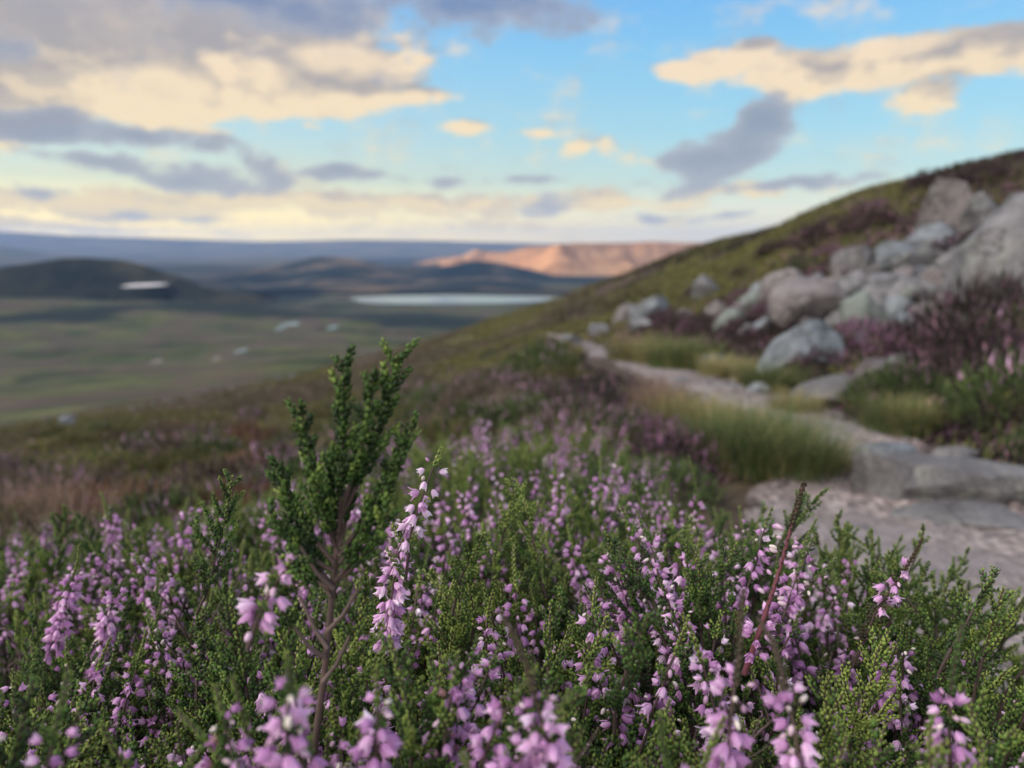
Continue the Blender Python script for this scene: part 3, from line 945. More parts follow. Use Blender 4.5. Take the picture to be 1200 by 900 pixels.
class Sprays:
    """collects the leaves, stems, bells and buds of one plant"""

    def __init__(self, seed):
        self.r = np.random.default_rng(seed)
        self.leaf, self.bell, self.bud = [], [], []
        self.stem = Bag()

    def shoot(self, pts, s0=0.0, ll=.0027, tone=.5, gap=.00135, tip=.42, spread=.5, fat=1.15):
        """scale leaves in four ranks round a stem"""
        r = self.r
        p, t, Ln = along(pts, [0])
        n = max(2, int(Ln * (1 - s0) / gap))
        s = s0 + (1 - s0) * (np.arange(n) + .5) / n
        p, t, _ = along(pts, s)
        Fm = frames(t, r, spin=np.zeros(n))
        k = np.arange(n)
        for q in range(2):
            a = k * (np.pi / 2) + q * np.pi + r.normal(0, .12, n)
            rad = Fm[:, :, 0] * np.cos(a)[:, None] + Fm[:, :, 1] * np.sin(a)[:, None]
            tp = 1 - .45 * s ** 4
            z = unit(t + rad * (spread + r.normal(0, .08, n))[:, None])
            y = unit(rad - z * (rad * z).sum(1, keepdims=True))
            x = np.cross(y, z)
            L_ = ll * tp * (1 + r.normal(0, .1, n))
            M = np.stack([x * fat, y * fat, z], 2) * L_[:, None, None]
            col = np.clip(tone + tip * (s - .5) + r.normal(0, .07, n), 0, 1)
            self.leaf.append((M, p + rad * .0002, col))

    def curve(self, p0, d, Ln, bend=.15, n=6, up=.0):
        r = self.r
        d = unit(np.asarray(d, float))
        side = r.normal(size=3) * bend
        pts = [np.asarray(p0, float)]
        for i in range(n - 1):
            d = unit(d + side / n + PITH * up / n + r.normal(size=3) * bend * .25)
            pts.append(pts[-1] + d * Ln / (n - 1))
        return np.array(pts)

    def tubeup(self, pts, r0, r1, tone=.5, n=5):
        v, q = tube(pts, np.linspace(r0, r1, len(pts)), n)
        self.stem.add(v, q, tone)

    def green(self, p0, d, Ln, tone=.55, dens=1.0, sub=.36, ll=.0027, bare=.3):
        """a leafy branch with short leafy side shoots"""
        r = self.r
        ax = self.curve(p0, d, Ln, .35, 8, .25)
        self.tubeup(ax, .0007, .0004, .35)
        self.shoot(ax, .55, ll, tone + .1)
        n = int(Ln * (1 - bare) / .0042 * dens)
        for i in range(n):
            s = bare + (1 - bare) * (i + r.uniform(0, .8)) / n
            if s > .96:
                continue
            p, t, _ = along(ax, [s])
            a = i * 2.4 + r.uniform(-.4, .4)
            Fm = frames(t, r, spin=np.array([a]))[0]
            l2 = Ln * sub * (1 - .72 * (s - bare) / (1 - bare)) * r.uniform(.55, 1.15)
            l2 = min(l2, .036)
            dd = t[0] * .95 + Fm[:, 0] * .75
            sp = self.curve(p[0], dd, l2, .2, 5, .5)
            tn = tone + r.normal(0, .09)
            self.tubeup(sp, .0004, .0003, .3, 3)
            self.shoot(sp, .05, ll * r.uniform(.85, 1.05), tn)
            if l2 > .016:
                for kk in range(int(l2 / .006)):
                    s2 = .25 + .6 * (kk + .3) / max(1, int(l2 / .006))
                    p2, t2, _ = along(sp, [s2])
                    F2 = frames(t2, r)[0]
                    self.shoot(self.curve(p2[0], t2[0] + F2[:, 0] * .8, l2 * r.uniform(.25, .45), .2, 4, .5), .0, ll * .88, tn + .08)

    def flower(self, p0, d, Ln, tone=.55, f0=.30, f1=.86, bl=.0046, fill=1.0, green=True, pale=0.0, red=.4, tipg=.2):
        """a flowering spike: leafy below, drooping bells in the middle, a green tip"""
        r = self.r
        ax = self.curve(p0, d, Ln, .3, 9, .2)
        self.tubeup(ax, .0007, .0003, red)
        self.shoot(ax, f1 - .06, .0026, tone + tipg * .3, .0011)
        if green:
            for i in range(int(Ln * f0 / .004)):
                s = (i + r.uniform(0, 1)) * .004 / Ln
                p, t, _ = along(ax, [s])
                Fm = frames(t, r)[0]
                self.shoot(self.curve(p[0], t[0] + Fm[:, 0] * .9, r.uniform(.006, .018), .2, 4, .4), 0., .0025, tone + r.normal(0, .08))
        # small leafy tufts between the bells
        for i in range(int(Ln * (f1 - f0) / .006)):
            s = f0 + (f1 - f0) * r.uniform()
            p, t, _ = along(ax, [s])
            Fm = frames(t, r)[0]
            self.shoot(self.curve(p[0], t[0] + Fm[:, 0] * .9, r.uniform(.003, .007), .2, 3, .4), 0., .0022, tone)
        n = int(Ln * (f1 - f0) / .00155 * fill)
        s = f0 + (f1 - f0) * (np.arange(n) + r.uniform(0, 1, n)) / max(n, 1)
        p, t, _ = along(ax, s)
        a = np.arange(n) * 2.4 + r.uniform(-.5, .5, n)
        Fm = frames(t, r, spin=a)
        rad = unit(Fm[:, :, 0] * np.array([1, 1, .3]))
        ped = r.uniform(.0016, .0034, n)
        q = p + rad * ped[:, None] + PITH * (r.uniform(-.0006, .0012, n))[:, None]
        droop = np.where(s > f0 + .8 * (f1 - f0), r.uniform(-.9, .3, n), r.uniform(.25, 1.5, n))
        z = unit(rad * .8 - PITH * droop[:, None] + r.normal(0, .22, (n, 3)))
        sc = bl * (1 - .35 * ((s - f0) / (f1 - f0)) ** 2) * r.uniform(.8, 1.12, n)
        Mz = frames(z, r) * sc[:, None, None]
        isbud = r.uniform(size=n) < (.03 + .30 * ((s - f0) / (f1 - f0)) ** 2)
        col = np.clip(.45 + pale + r.normal(0, .17, n), 0, 1)
        if (~isbud).any():
            self.bell.append((Mz[~isbud], q[~isbud], col[~isbud], r.uniform(size=(~isbud).sum()) < .3))
        if isbud.any():
            self.bud.append((Mz[isbud] * .78, q[isbud], np.clip(r.uniform(.1, 1, isbud.sum()), 0, 1)))

    def budspike(self, p0, d, Ln, tone=.4, bl=.0042, s0=.25, s1=.72, n=26):
        """a dark red stem carrying sparse pointed buds and opening bells, leafless below a brown green tip"""
        r = self.r
        ax = self.curve(p0, d, Ln, .10, 10, .05)
        self.tubeup(ax, .0012, .0004, .5, 7)
        self.shoot(ax, .02, .0019, .12, .0022, spread=.5)
        self.shoot(ax, s1, .0030, .30, .001, fat=1.3)
        self.shoot(ax, s1 + .03, .0030, .30, .0013, fat=1.3)
        s = s0 + (s1 - s0) * np.sort(r.uniform(0, 1, n))
        p, t, _ = along(ax, s)
        Fm = frames(t, r)
        z = unit(Fm[:, :, 0] * 1.0 + t * .15 + r.normal(0, .2, (n, 3)))
        q = p + z * .0028
        Mz = frames(z, r) * (bl * r.uniform(.75, 1.05, n))[:, None, None]
        lo = s < s0 + .35 * (s1 - s0)
        self.bud.append((Mz[~lo] * .85, q[~lo], r.uniform(.1, .7, (~lo).sum())))
        self.bell.append((Mz[lo], q[lo], r.uniform(.35, .75, lo.sum()), np.zeros(lo.sum(), bool)))

    def twig(self, p0, d, Ln, n=7, tone=.55):
        r = self.r
        ax = self.curve(p0, d, Ln, .5, 7, .1)
        self.tubeup(ax, .0009, .0003, tone)
        for i in range(n):
            p, t, _ = along(ax, [.2 + .75 * (i + .5) / n])
            Fm = frames(t, r)[0]
            self.tubeup(self.curve(p[0], t[0] + Fm[:, 0], Ln * r.uniform(.12, .3), .5, 4), .0005, .0002, tone, 3)

    def meshes(self, name, leafmat=None, stemmat=None, single=False):
        res = {}
        if self.stem.n:
            res['stem'] = self.stem.mesh(name + '_stem', stemmat or M_STEM)
        if self.leaf:
            M = np.concatenate([a[0] for a in self.leaf])
            P = np.concatenate([a[1] for a in self.leaf])
            c = np.concatenate([a[2] for a in self.leaf])
            v, f = stamp(LEAF[0], LEAF[1], M, P)
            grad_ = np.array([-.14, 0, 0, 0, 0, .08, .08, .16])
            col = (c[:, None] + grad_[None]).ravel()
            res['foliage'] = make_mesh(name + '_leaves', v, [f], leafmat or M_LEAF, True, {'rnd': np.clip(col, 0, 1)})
        if single:
            res['single'] = [('flower', M, q, BELL_ME[int(w_)][int(c_ * 3.99)]) for a in self.bell for M, q, c_, w_ in zip(*a)][:100]
            res['single'] += [('bud', M, q, BUD_ME[int(c_ * 2.99)]) for a in self.bud for M, q, c_ in zip(*a)][:100]
            return res
        if self.bell:
            B = Bag()
            for which, T in ((False, BELL), (True, BELL2)):
                M = np.concatenate([a[0][a[3] == which] for a in self.bell])
                P = np.concatenate([a[1][a[3] == which] for a in self.bell])
                c = np.concatenate([a[2][a[3] == which] for a in self.bell])
                if len(P):
                    v, f = stamp(T[0], T[1], M, P)
                    g_ = (T[0][:, 2] - .5) * .18
                    g_[48:] += .25
                    B.add(v, f, np.clip((c[:, None] + g_[None]).ravel(), 0, 1))
            if B.n:
                res['flowers'] = B.mesh(name + '_flowers', M_BELL)
        if self.bud:
            M = np.concatenate([a[0] for a in self.bud])
            P = np.concatenate([a[1] for a in self.bud])
            c = np.concatenate([a[2] for a in self.bud])
            v, f = stamp(BUD[0], BUD[1], M, P)
            res['buds'] = make_mesh(name + '_buds', v, [f], M_BUD, True, {'rnd': np.repeat(c, len(BUD[0]))})
        return res


def thing(name, meshes, loc, label, category, group=None, rz=0., sc=1., tilt=(0, 0)):
    o = link(name, None, None, loc, label, category, group)
    o.rotation_euler = (tilt[0], tilt[1], rz)
    o.scale = (sc, sc, sc)
    for k, me in meshes.items():
        if k == 'single':
            for nm, M, q, m_ in me:
                c = link(nm, m_, o)
                M4 = np.eye(4)
                M4[:3, :3] = M
                M4[:3, 3] = q
                c.matrix_basis = Matrix(M4.tolist())
        else:
            link(k, me, o, kind='stuff' if k in ('flowers', 'buds') else None)
    return o


def hash_free(px, py):
    return 0


# bushes of the front bank ------------------------------------------------
def bush(seed, flowery, tone, hgt=.27, nspr=36, rad=.062, sl=(.05, .085), brown=.0, pale=.05, bl=.0042):
    sp = Sprays(seed)
    r = sp.r
    for i in range(nspr):
        a, q = r.uniform(0, 2 * np.pi), rad * math.sqrt(r.uniform(0, 1))
        Ln = r.uniform(*sl)
        top = hgt * (1 - .18 * (q / rad) ** 2) * r.uniform(.93, 1.06)
        base = np.array([q * math.cos(a), q * math.sin(a), top - Ln])
        out = np.array([math.cos(a), math.sin(a), 0]) * (.10 + .35 * q / rad)
        d = out + PITH
        rt = np.array([q * .25 * math.cos(a), q * .25 * math.sin(a), 0])
        mid = (rt + base) / 2 + np.array([0, 0, -.0]) + r.normal(0, .006, 3)
        t_ = np.linspace(0, 1, 7)[:, None]
        w_ = (1 - t_) ** 2 * rt + 2 * t_ * (1 - t_) * mid + t_ ** 2 * base
        sp.tubeup(w_, .0022, .0009, .3 + .2 * r.uniform())
        u = r.uniform()
        if u < flowery:
            sp.flower(base, d, Ln, tone, f0=r.uniform(.2, .4), f1=r.uniform(.74, .9), fill=r.uniform(.5, 1.05), pale=pale + r.normal(0, .06), red=r.uniform(.2, .7), bl=bl)
        elif u < flowery + brown:
            sp.twig(base, d, Ln)
        else:
            sp.green(base, d, Ln * .9, tone + r.normal(0, .06))
    # undergrowth that closes the view into the bush, its shade put into a darker tone
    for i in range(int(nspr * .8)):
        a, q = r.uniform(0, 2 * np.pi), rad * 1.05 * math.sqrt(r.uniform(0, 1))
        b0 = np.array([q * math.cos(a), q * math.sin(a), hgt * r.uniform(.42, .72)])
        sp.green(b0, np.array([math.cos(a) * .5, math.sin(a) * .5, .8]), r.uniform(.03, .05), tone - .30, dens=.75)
    return sp.meshes('bush')


BUSH = [
    (bush(101, .66, .55), 'heather bush thick with lilac bells in the front bank', 'lilac'),
    (bush(102, .44, .60), 'green heather bush with scattered lilac flower spikes in the front bank', 'mixed'),
    (bush(103, .10, .66, sl=(.045, .08)), 'fresh green heather bush almost without flowers in the front bank', 'green'),
    (bush(104, .60, .45, pale=.18), 'dark green heather bush with pale pink bells in the front bank', 'pale'),
    (bush(105, .22, .48, brown=.22), 'dark heather bush with dry twigs and few flowers in the front bank', 'twiggy'),
    (bush(106, .72, .52, pale=-.02), 'heather bush with the deepest violet bells of the front bank', 'violet'),
]


def on_path(x, y, m=0.0):
    d, _ = path_dist(np.array([x]), np.array([y]))
    return d[0] < m


def proj(p):
    c, s = math.cos(PITCH), math.sin(PITCH)
    x, y, z = p
    Yc = y * c - z * s
    Zc = y * s + z * c
    if Yc < .01:
        return -9e9, -9e9, Yc
    return 600 + F * x / Yc, 450 - F * Zc / Yc, Yc


# how high (in picture height) the heather of the front bank reaches, by bearing
TOPLINE = np.array([(-150, 640), (0, 635), (100, 612), (200, 600), (300, 585), (420, 580), (540, 548), (620, 545), (700, 568), (800, 566), (900, 580), (1000, 604), (1090, 636), (1150, 690), (1200, 735), (1400, 800)], float)


def canopy_z(px, Y):
    """height of the plant tops at forward distance Y so that the bank dips away from the viewer"""
    y0 = np.interp(px, TOPLINE[:, 0], TOPLINE[:, 1])
    Ytop = .40 if px > 880 else .52
    ztop = zpy(y0, Ytop)
    if Y <= Ytop:
        # rises from just under the lens to the crest of the bank
        return np.interp(Y, [.10, .16, .26, Ytop], [-.096, -.110, (-.140 + ztop) / 2 + .006, ztop])
    return ztop - (Y - Ytop) * np.interp(px, [150, 350, 430, 740, 830, 900], [.40, .32, .21, .21, .5, .75])


brng = np.random.default_rng(21)
count = 0
rows = [.17, .225, .285, .35, .425, .51, .61, .73, .87, 1.04, 1.25, 1.5]
for ri, Y in enumerate(rows):
    step = .054 + .036 * Y
    xm = .80 * Y + .05
    for x in np.arange(-xm, xm + .01, step):
        xx, yy = x + brng.uniform(-.3, .3) * step, Y + brng.uniform(-.25, .25) * step
        px = 600 + F * xx / yy * math.cos(PITCH)
        if px > 1290 or px < -90:
            continue
        if px > 930 and Y > .47 or px > 800 and Y > .75 or on_path(xx, yy, .07):
            continue
        zt = canopy_z(px, yy) + brng.normal(0, .008)
        zg = Hf(xx, yy)
        h = zt - zg
        if h < .12:
            h = .12 + brng.uniform(0, .04)
        wts = np.array([3, 2.6, 1.6, 1.8, 1.2, 2.0])
        if Y > .8:
            wts = np.array([2, 3, 2, 2, 3, 1.0])
        if px > 1050:
            wts = np.array([1.2, 2, 4, 1, 1.6, .8])
        if 480 < px < 650 and .3 < Y < .6:
            wts = np.array([1, 2, 4.5, 1, 1.6, .6])
        kind = brng.choice(6, p=wts / wts.sum())
        me, lab, nm = BUSH[kind]
        sc = np.clip(h / .27, .5, 1.9)
        sc_h = 1 + .25 * min(Y, 1)
        o = thing('heather_bush', me, (xx, yy, zt - .27 * sc_h), lab, 'heather', 'heather bushes of the front bank', brng.uniform(0, 6.28), sc_h,
                  (brng.normal(0, .08), brng.normal(0, .08)))
        count += 1
print('bushes', count)

# single sprays that stand out in front -------------------------------------
def hero(name, px, py, Y, build, label, cat, stemmat=None, leafmat=None, seed=1):
    """a spray rooted at the given spot; build() draws it in its own metres"""
    sp = Sprays(seed)
    build(sp)
    return thing(name, sp.meshes(name, leafmat, stemmat, True), tuple(at(px, py, Y)), label, cat)


PXM = lambda Y: Y / F * 1.02       # metres per photograph pixel at forward distance Y


def tall_green(sp):
    k = PXM(.215)
    o_ = at(372, 880, .215)
    W = lambda x, y, d=0.: at(x, y, .215 + d) - o_
    trunk = np.array([W(366, 900), W(372, 850), W(380, 790, .002), W(386, 730, .003), W(392, 670, .002), W(396, 625, .0)])
    sp.tubeup(trunk, .0013, .0009, .6, 8)
    for x0, y0, x1, y1, d in ((384, 760, 352, 700, .004), (384, 740, 420, 690, -.003), (378, 800, 410, 745, .004), (390, 690, 352, 640, -.004), (380, 770, 345, 735, -.004)):
        sp.tubeup(np.array([W(x0, y0), W((x0 + x1) / 2, (y0 + y1) / 2 + 6, d / 2), W(x1, y1, d)]), .0009, .0005, .75, 5)
    tips = [(398, 625, 402, 422, .0, 1.0), (398, 610, 466, 415, .004, 1.15), (395, 640, 352, 482, -.004, .95), (392, 660, 322, 540, .003, .9),
            (400, 600, 436, 440, -.006, .7), (404, 640, 485, 490, -.003, .65), (392, 670, 316, 600, -.005, .6), (396, 650, 385, 530, .007, .7),
            (392, 690, 345, 600, .009, .8), (396, 680, 455, 600, -.009, .8), (388, 700, 362, 630, .010, .8), (398, 660, 472, 520, .01, .75), (394, 640, 370, 560, -.01, .8),
            (398, 650, 456, 550, .006, .7), (390, 690, 335, 650, .006, .7), (398, 640, 418, 510, .008, .8), (394, 680, 430, 610, -.007, .6)]
    for x0, y0, x1, y1, d, m in tips:
        a, b = W(x0, y0), W(x1, y1, d)
        mid = (a + b) / 2 + np.array([(x1 - x0) * k * .22, 0, -.002])
        t = np.linspace(0, 1, 9)[:, None]
        ax = (1 - t) ** 2 * a + 2 * t * (1 - t) * mid + t ** 2 * b
        sp.tubeup(ax, .0008, .0004, .45)
        sp.shoot(ax, .2, .0030, .50, .0012, spread=.42)
        Ln = np.linalg.norm(b - a)
        n = int(Ln / .0026)
        for i in range(n):
            s = .22 + .76 * (i + sp.r.uniform(0, .6)) / n
            if s > .97:
                continue
            p, tt_, _ = along(ax, [s])
            Fm = frames(tt_, sp.r, spin=np.array([i * 2.4]))[0]
            l2 = (.0112 * m * (1 - .35 * s)) * sp.r.uniform(.6, 1.15)
            sp.shoot(sp.curve(p[0], tt_[0] * 1.0 + Fm[:, 0] * .7, l2, .2, 4, .5), 0, .0028, .50 + sp.r.normal(0, .12), .00125, spread=.4)


for i, (x0, y0, x1, y1, Y, tn, lab) in enumerate([
        (350, 930, 330, 700, .225, .5, 'green spray wrapping the left foot of the tall green spray'),
        (400, 930, 420, 690, .235, .62, 'green spray wrapping the right foot of the tall green spray'),
        (300, 900, 262, 700, .24, .55, 'leafy spray leaning left away from the tall green spray')]):
    d = at(x1, y1, Y) - at(x0, y0, Y)
    hero('heather_spray', x0, y0, Y, lambda sp: sp.green((0, 0, 0), d, np.linalg.norm(d), tn, dens=1.3, sub=.4, bare=.05), lab, 'heather', seed=395 + i)
hero('heather_spray', 372, 880, .215, tall_green, 'tall dark green branching heather spray without flowers, rising above all others left of centre', 'heather', seed=301)


def spike_from(px0, py0, px1, py1, Y, **kw):
    d = at(px1, py1, Y) - at(px0, py0, Y)

    def b(sp):
        sp.flower((0, 0, 0), d, np.linalg.norm(d), **kw)
    return b


HERO = [
    # root, tip, distance, options, label
    ((452, 800), (446, 600), .27, dict(f0=.22, f1=.92, fill=2.1, pale=.22, tone=.45), 'tall dense pale pink flower spike just right of the tall green spray'),
    ((655, 960), (662, 712), .165, dict(f0=.15, f1=.60, fill=1.7, pale=.12, tone=.33), 'blurred pink flower spike with a brown green tip at the bottom centre'),
    ((1112, 960), (1130, 735), .185, dict(f0=.18, f1=.66, fill=1.5, pale=.18, tone=.3), 'pink flower spike with white buds in the lower right corner'),
    ((845, 960), (848, 712), .175, dict(f0=.15, f1=.62, fill=1.4, pale=.08, tone=.33), 'lilac flower spike with a dark tip left of the red stem at bottom right'),
    ((945, 970), (955, 740), .17, dict(f0=.10, f1=.66, fill=1.8, pale=.12, tone=.3), 'full lilac flower cluster under a blurred dark tip at bottom right'),
    ((330, 950), (318, 755), .15, dict(f0=.1, f1=.8, fill=1.2, pale=.1, tone=.4), 'blurred lilac flower cluster at the foot of the tall green spray'),
    ((440, 960), (430, 770), .17, dict(f0=.1, f1=.8, fill=1.4, pale=.05, tone=.4), 'broad lilac flower cluster at the bottom left of centre'),
    ((505, 940), (520, 745), .20, dict(f0=.1, f1=.85, fill=1.5, pale=-.02, tone=.4), 'long drooping violet flower spike left of the bottom centre'),
    ((60, 790), (78, 640), .36, dict(f0=.15, f1=.8, fill=1.6, pale=-.05, tone=.5), 'violet flower spike leaning right near the left edge'),
    ((108, 800), (122, 640), .36, dict(f0=.1, f1=.85, fill=1.6, pale=0, tone=.5), 'upright violet flower spike second from the left edge'),
    ((290, 760), (322, 655), .19, dict(f0=.2, f1=.95, fill=1.1, pale=.15, tone=.5), 'blurred pale pink flowers beside the trunk of the tall green spray'),
    ((475, 680), (478, 520), .27, dict(f0=.3, f1=.9, fill=.8, pale=.35, tone=.6), 'sparse pale pink flower spike right behind the tall green spray'),
    ((745, 800), (722, 610), .33, dict(f0=.2, f1=.8, fill=1.3, pale=0, tone=.5), 'lilac flower spike right of centre leaning left'),
    ((700, 770), (690, 620), .37, dict(f0=.2, f1=.85, fill=1.5, pale=.05, tone=.5), 'bushy lilac flower spike just right of centre'),
    ((1000, 780), (1075, 612), .31, dict(f0=.45, f1=.8, fill=.7, pale=.05, tone=.4), 'brown tipped spray with a few violet bells against the path'),
    ((765, 700), (785, 560), .52, dict(f0=.2, f1=.8, fill=1.5, pale=.05, tone=.5), 'distant pink flower spike in front of the grass tussock'),
    ((820, 690), (812, 530), .50, dict(f0=.2, f1=.7, fill=1.2, pale=.1, tone=.5), 'tall pink flower spike with a long green tip below the grass tussock'),
    ((575, 600), (578, 478), .95, dict(f0=.3, f1=.9, fill=.45, pale=.0, tone=.45, bl=.006), 'blurred pink flower spike standing up behind the front bank'),
]
for i, ((x0, y0), (x1, y1), Y, kw, lab) in enumerate(HERO):
    hero('heather_spray', x0, y0, Y, spike_from(x0, y0, x1, y1, Y, **kw), lab, 'heather', seed=320 + i, leafmat=M_LEAFD if ('brown' in lab or 'dark tip' in lab) else None)
k_ = PXM(.265)
hero('heather_spray', 872, 790, .262, lambda sp: sp.budspike((0, 0, 0), at(945, 568, .262) - at(872, 790, .262), np.linalg.norm(at(945, 568, .262) - at(872, 790, .262)), s0=.12, s1=.76), 'bare dark red stem with white buds and a brown tip leaning right against the path',
     'heather', stemmat=M_STEMR, leafmat=M_LEAFD, seed=351)
for i, (x0, y0, x1, y1, Y, tn, lab) in enumerate([
        (1100, 790, 1122, 650, .27, .42, 'dark green forked spray standing out against the gravel at the right'),
        (1140, 850, 1160, 690, .27, .72, 'fresh green spray at the right edge of the front bank'),
        (1000, 930, 1010, 745, .25, .86, 'bright green spray in the lower right of the front bank'),
        (1175, 900, 1190, 745, .24, .8, 'bright green spray cut by the right edge'),
        (880, 720, 886, 552, .40, .45, 'slim green spray rising left of the red stem tip'),
        (640, 700, 628, 560, .36, .8, 'bright green spray at the top centre of the front bank'),
        (575, 690, 590, 565, .36, .75, 'green spray left of the brightest one at the centre'),
        (530, 720, 545, 600, .32, .7, 'leafy green spray right of the pale pink spike'),
        (230, 720, 290, 570, .33, .6, 'loose green spray left of the tall green spray'),
        (65, 700, 62, 585, .5, .5, 'thin green spray rising near the left edge'),
        (720, 860, 705, 690, .22, .35, 'blurred dark green spray right of the bottom centre')]):
    d = at(x1, y1, Y) - at(x0, y0, Y)
    hero('heather_spray', x0, y0, Y, lambda sp: sp.green((0, 0, 0), d, np.linalg.norm(d), tn, dens=1.1, sub=.4, bare=.12), lab, 'heather', seed=370 + i)


# mid distance: clumps of heather, seen soft -------------------------------------
BLADE = (np.array([(-.5, 0, 0), (.5, 0, 0), (0, .45, 0), (-.35, .1, .55), (.35, .1, .55), (0, -.3, .6), (0, 0, 1.0)], float),
         np.array([(0, 1, 4), (0, 4, 3), (1, 2, 4), (2, 0, 3), (3, 4, 6), (4, 5, 6), (5, 3, 6), (3, 5, 4)]))


def clump(seed, n, rad, h, cols, pf, fcols, size=(.006, .03)):
    """a cushion of short upright shoots, part of them in flower; returns leaf and flower meshes"""
    r = np.random.default_rng(seed)
    th, ph = r.uniform(0, 2 * np.pi, n), np.arccos(r.uniform(.05, 1, n))
    lump = 1 + .22 * fbm(np.cos(th) * 2 + seed, np.sin(th) * 2, ph * 2, 3, seed)
    q = r.uniform(.55, 1.02, n) ** .6 * lump
    P = np.stack([np.sin(ph) * np.cos(th) * rad * q, np.sin(ph) * np.sin(th) * rad * q, np.cos(ph) * h * q], 1)
    d = unit(unit(P / np.array([rad, rad, h])) * .7 + PITH * .8 + r.normal(0, .25, (n, 3)))
    M = frames(d, r) * np.stack([r.uniform(.8, 1.2, n) * size[0], r.uniform(.8, 1.2, n) * size[0], r.uniform(.6, 1.3, n) * size[1]], 1)[:, None, :]
    isf = r.uniform(size=n) < pf * sstep(.45, .95, q / lump)
    out = {}
    for nm, msk, cc in (('foliage', ~isf, cols), ('flowers', isf, fcols)):
        if msk.sum() == 0:
            continue
        cc = np.array(cc)
        c = cc[r.integers(0, len(cc), msk.sum())] * r.uniform(.75, 1.3, (msk.sum(), 1))
        v, f = stamp(BLADE[0], BLADE[1], M[msk], P[msk])
        out[nm] = make_mesh(nm, v, [f], M_VC, True, {'col': np.repeat(c, len(BLADE[0]), 0)})
    return out


GRN = [(.065, .095, .034), (.095, .125, .042), (.045, .062, .026)]
BRN = [(.105, .082, .058), (.15, .115, .085), (.07, .055, .04), (.095, .09, .045)]
OLV = [(.11, .11, .038), (.15, .14, .05), (.07, .075, .03)]
DRK = [(.035, .025, .028), (.05, .035, .035), (.03, .035, .02)]
PUR = [(.40, .22, .34), (.46, .28, .40), (.28, .15, .22)]
DUL = [(.20, .10, .15), (.28, .15, .20), (.14, .07, .10)]
MAG = [(.30, .12, .25), (.34, .17, .30)]
CL = {
    'green': clump(401, 900, .16, .16, GRN, .05, PUR),
    'lilac': clump(402, 1000, .16, .17, GRN + BRN, .24, PUR),
    'brown': clump(403, 900, .17, .14, BRN, .12, DUL),
    'olive': clump(404, 900, .17, .13, OLV, .04, DUL),
    'dark': clump(405, 1000, .18, .16, DRK, .22, DUL),
    'magenta': clump(406, 1000, .17, .16, DRK + BRN, .34, MAG),
    'rust': clump(407, 800, .16, .13, [(.17, .085, .05), (.12, .07, .04), (.20, .13, .07)], .1, DUL),
}
CLAB = {
    'green': 'rounded green heather cushion on the slope behind the front bank',
    'lilac': 'heather cushion dotted with lilac flowers behind the front bank',
    'brown': 'faded brown heather cushion on the slope behind the front bank',
    'olive': 'low olive green cushion of heath on the slope',
    'dark': 'dark purple brown heather cushion on the stony slope',
    'magenta': 'heather cushion bright with magenta flowers among the boulders',
    'rust': 'rust brown heath cushion on the slope behind the front bank',
}


def put_clump(kind, px, py, s, seed, label=None, group='heather cushions on the slopes', Y=None, sq=1.0):
    """py is the foot of the cushion in the photograph"""
    Y = Y or ground_hit(px, py)
    if Y is None:
        return
    p = at(px, py, Y)
    if on_path(p[0], p[1], .04 + s * .1):
        return
    zz = Hf(p[0], p[1])
    o = thing('heather_cushion', CL[kind], (p[0], p[1], zz - .03 * s), label or CLAB[kind], 'heather', None if label else group, seed * 1.7, s)
    o.scale = (s, s, s * sq)
    return o


PLINE = np.array([(690, 424), (760, 448), (830, 472), (880, 490), (990, 530), (1010, 560)], float)


def hides_path(x, y, z, h):
    """the photograph shows the path open to view here, so nothing tall grows in front of it"""
    a, b_, _ = proj((x, y, z + h))
    _, b0, _ = proj((x, y, z))
    return 685 < a < 1010 and b_ < np.interp(a, PLINE[:, 0], PLINE[:, 1]) and y < np.interp(a, [690, 760, 830, 1010], [8.5, 6.0, 4, 2.4])


crng = np.random.default_rng(5)
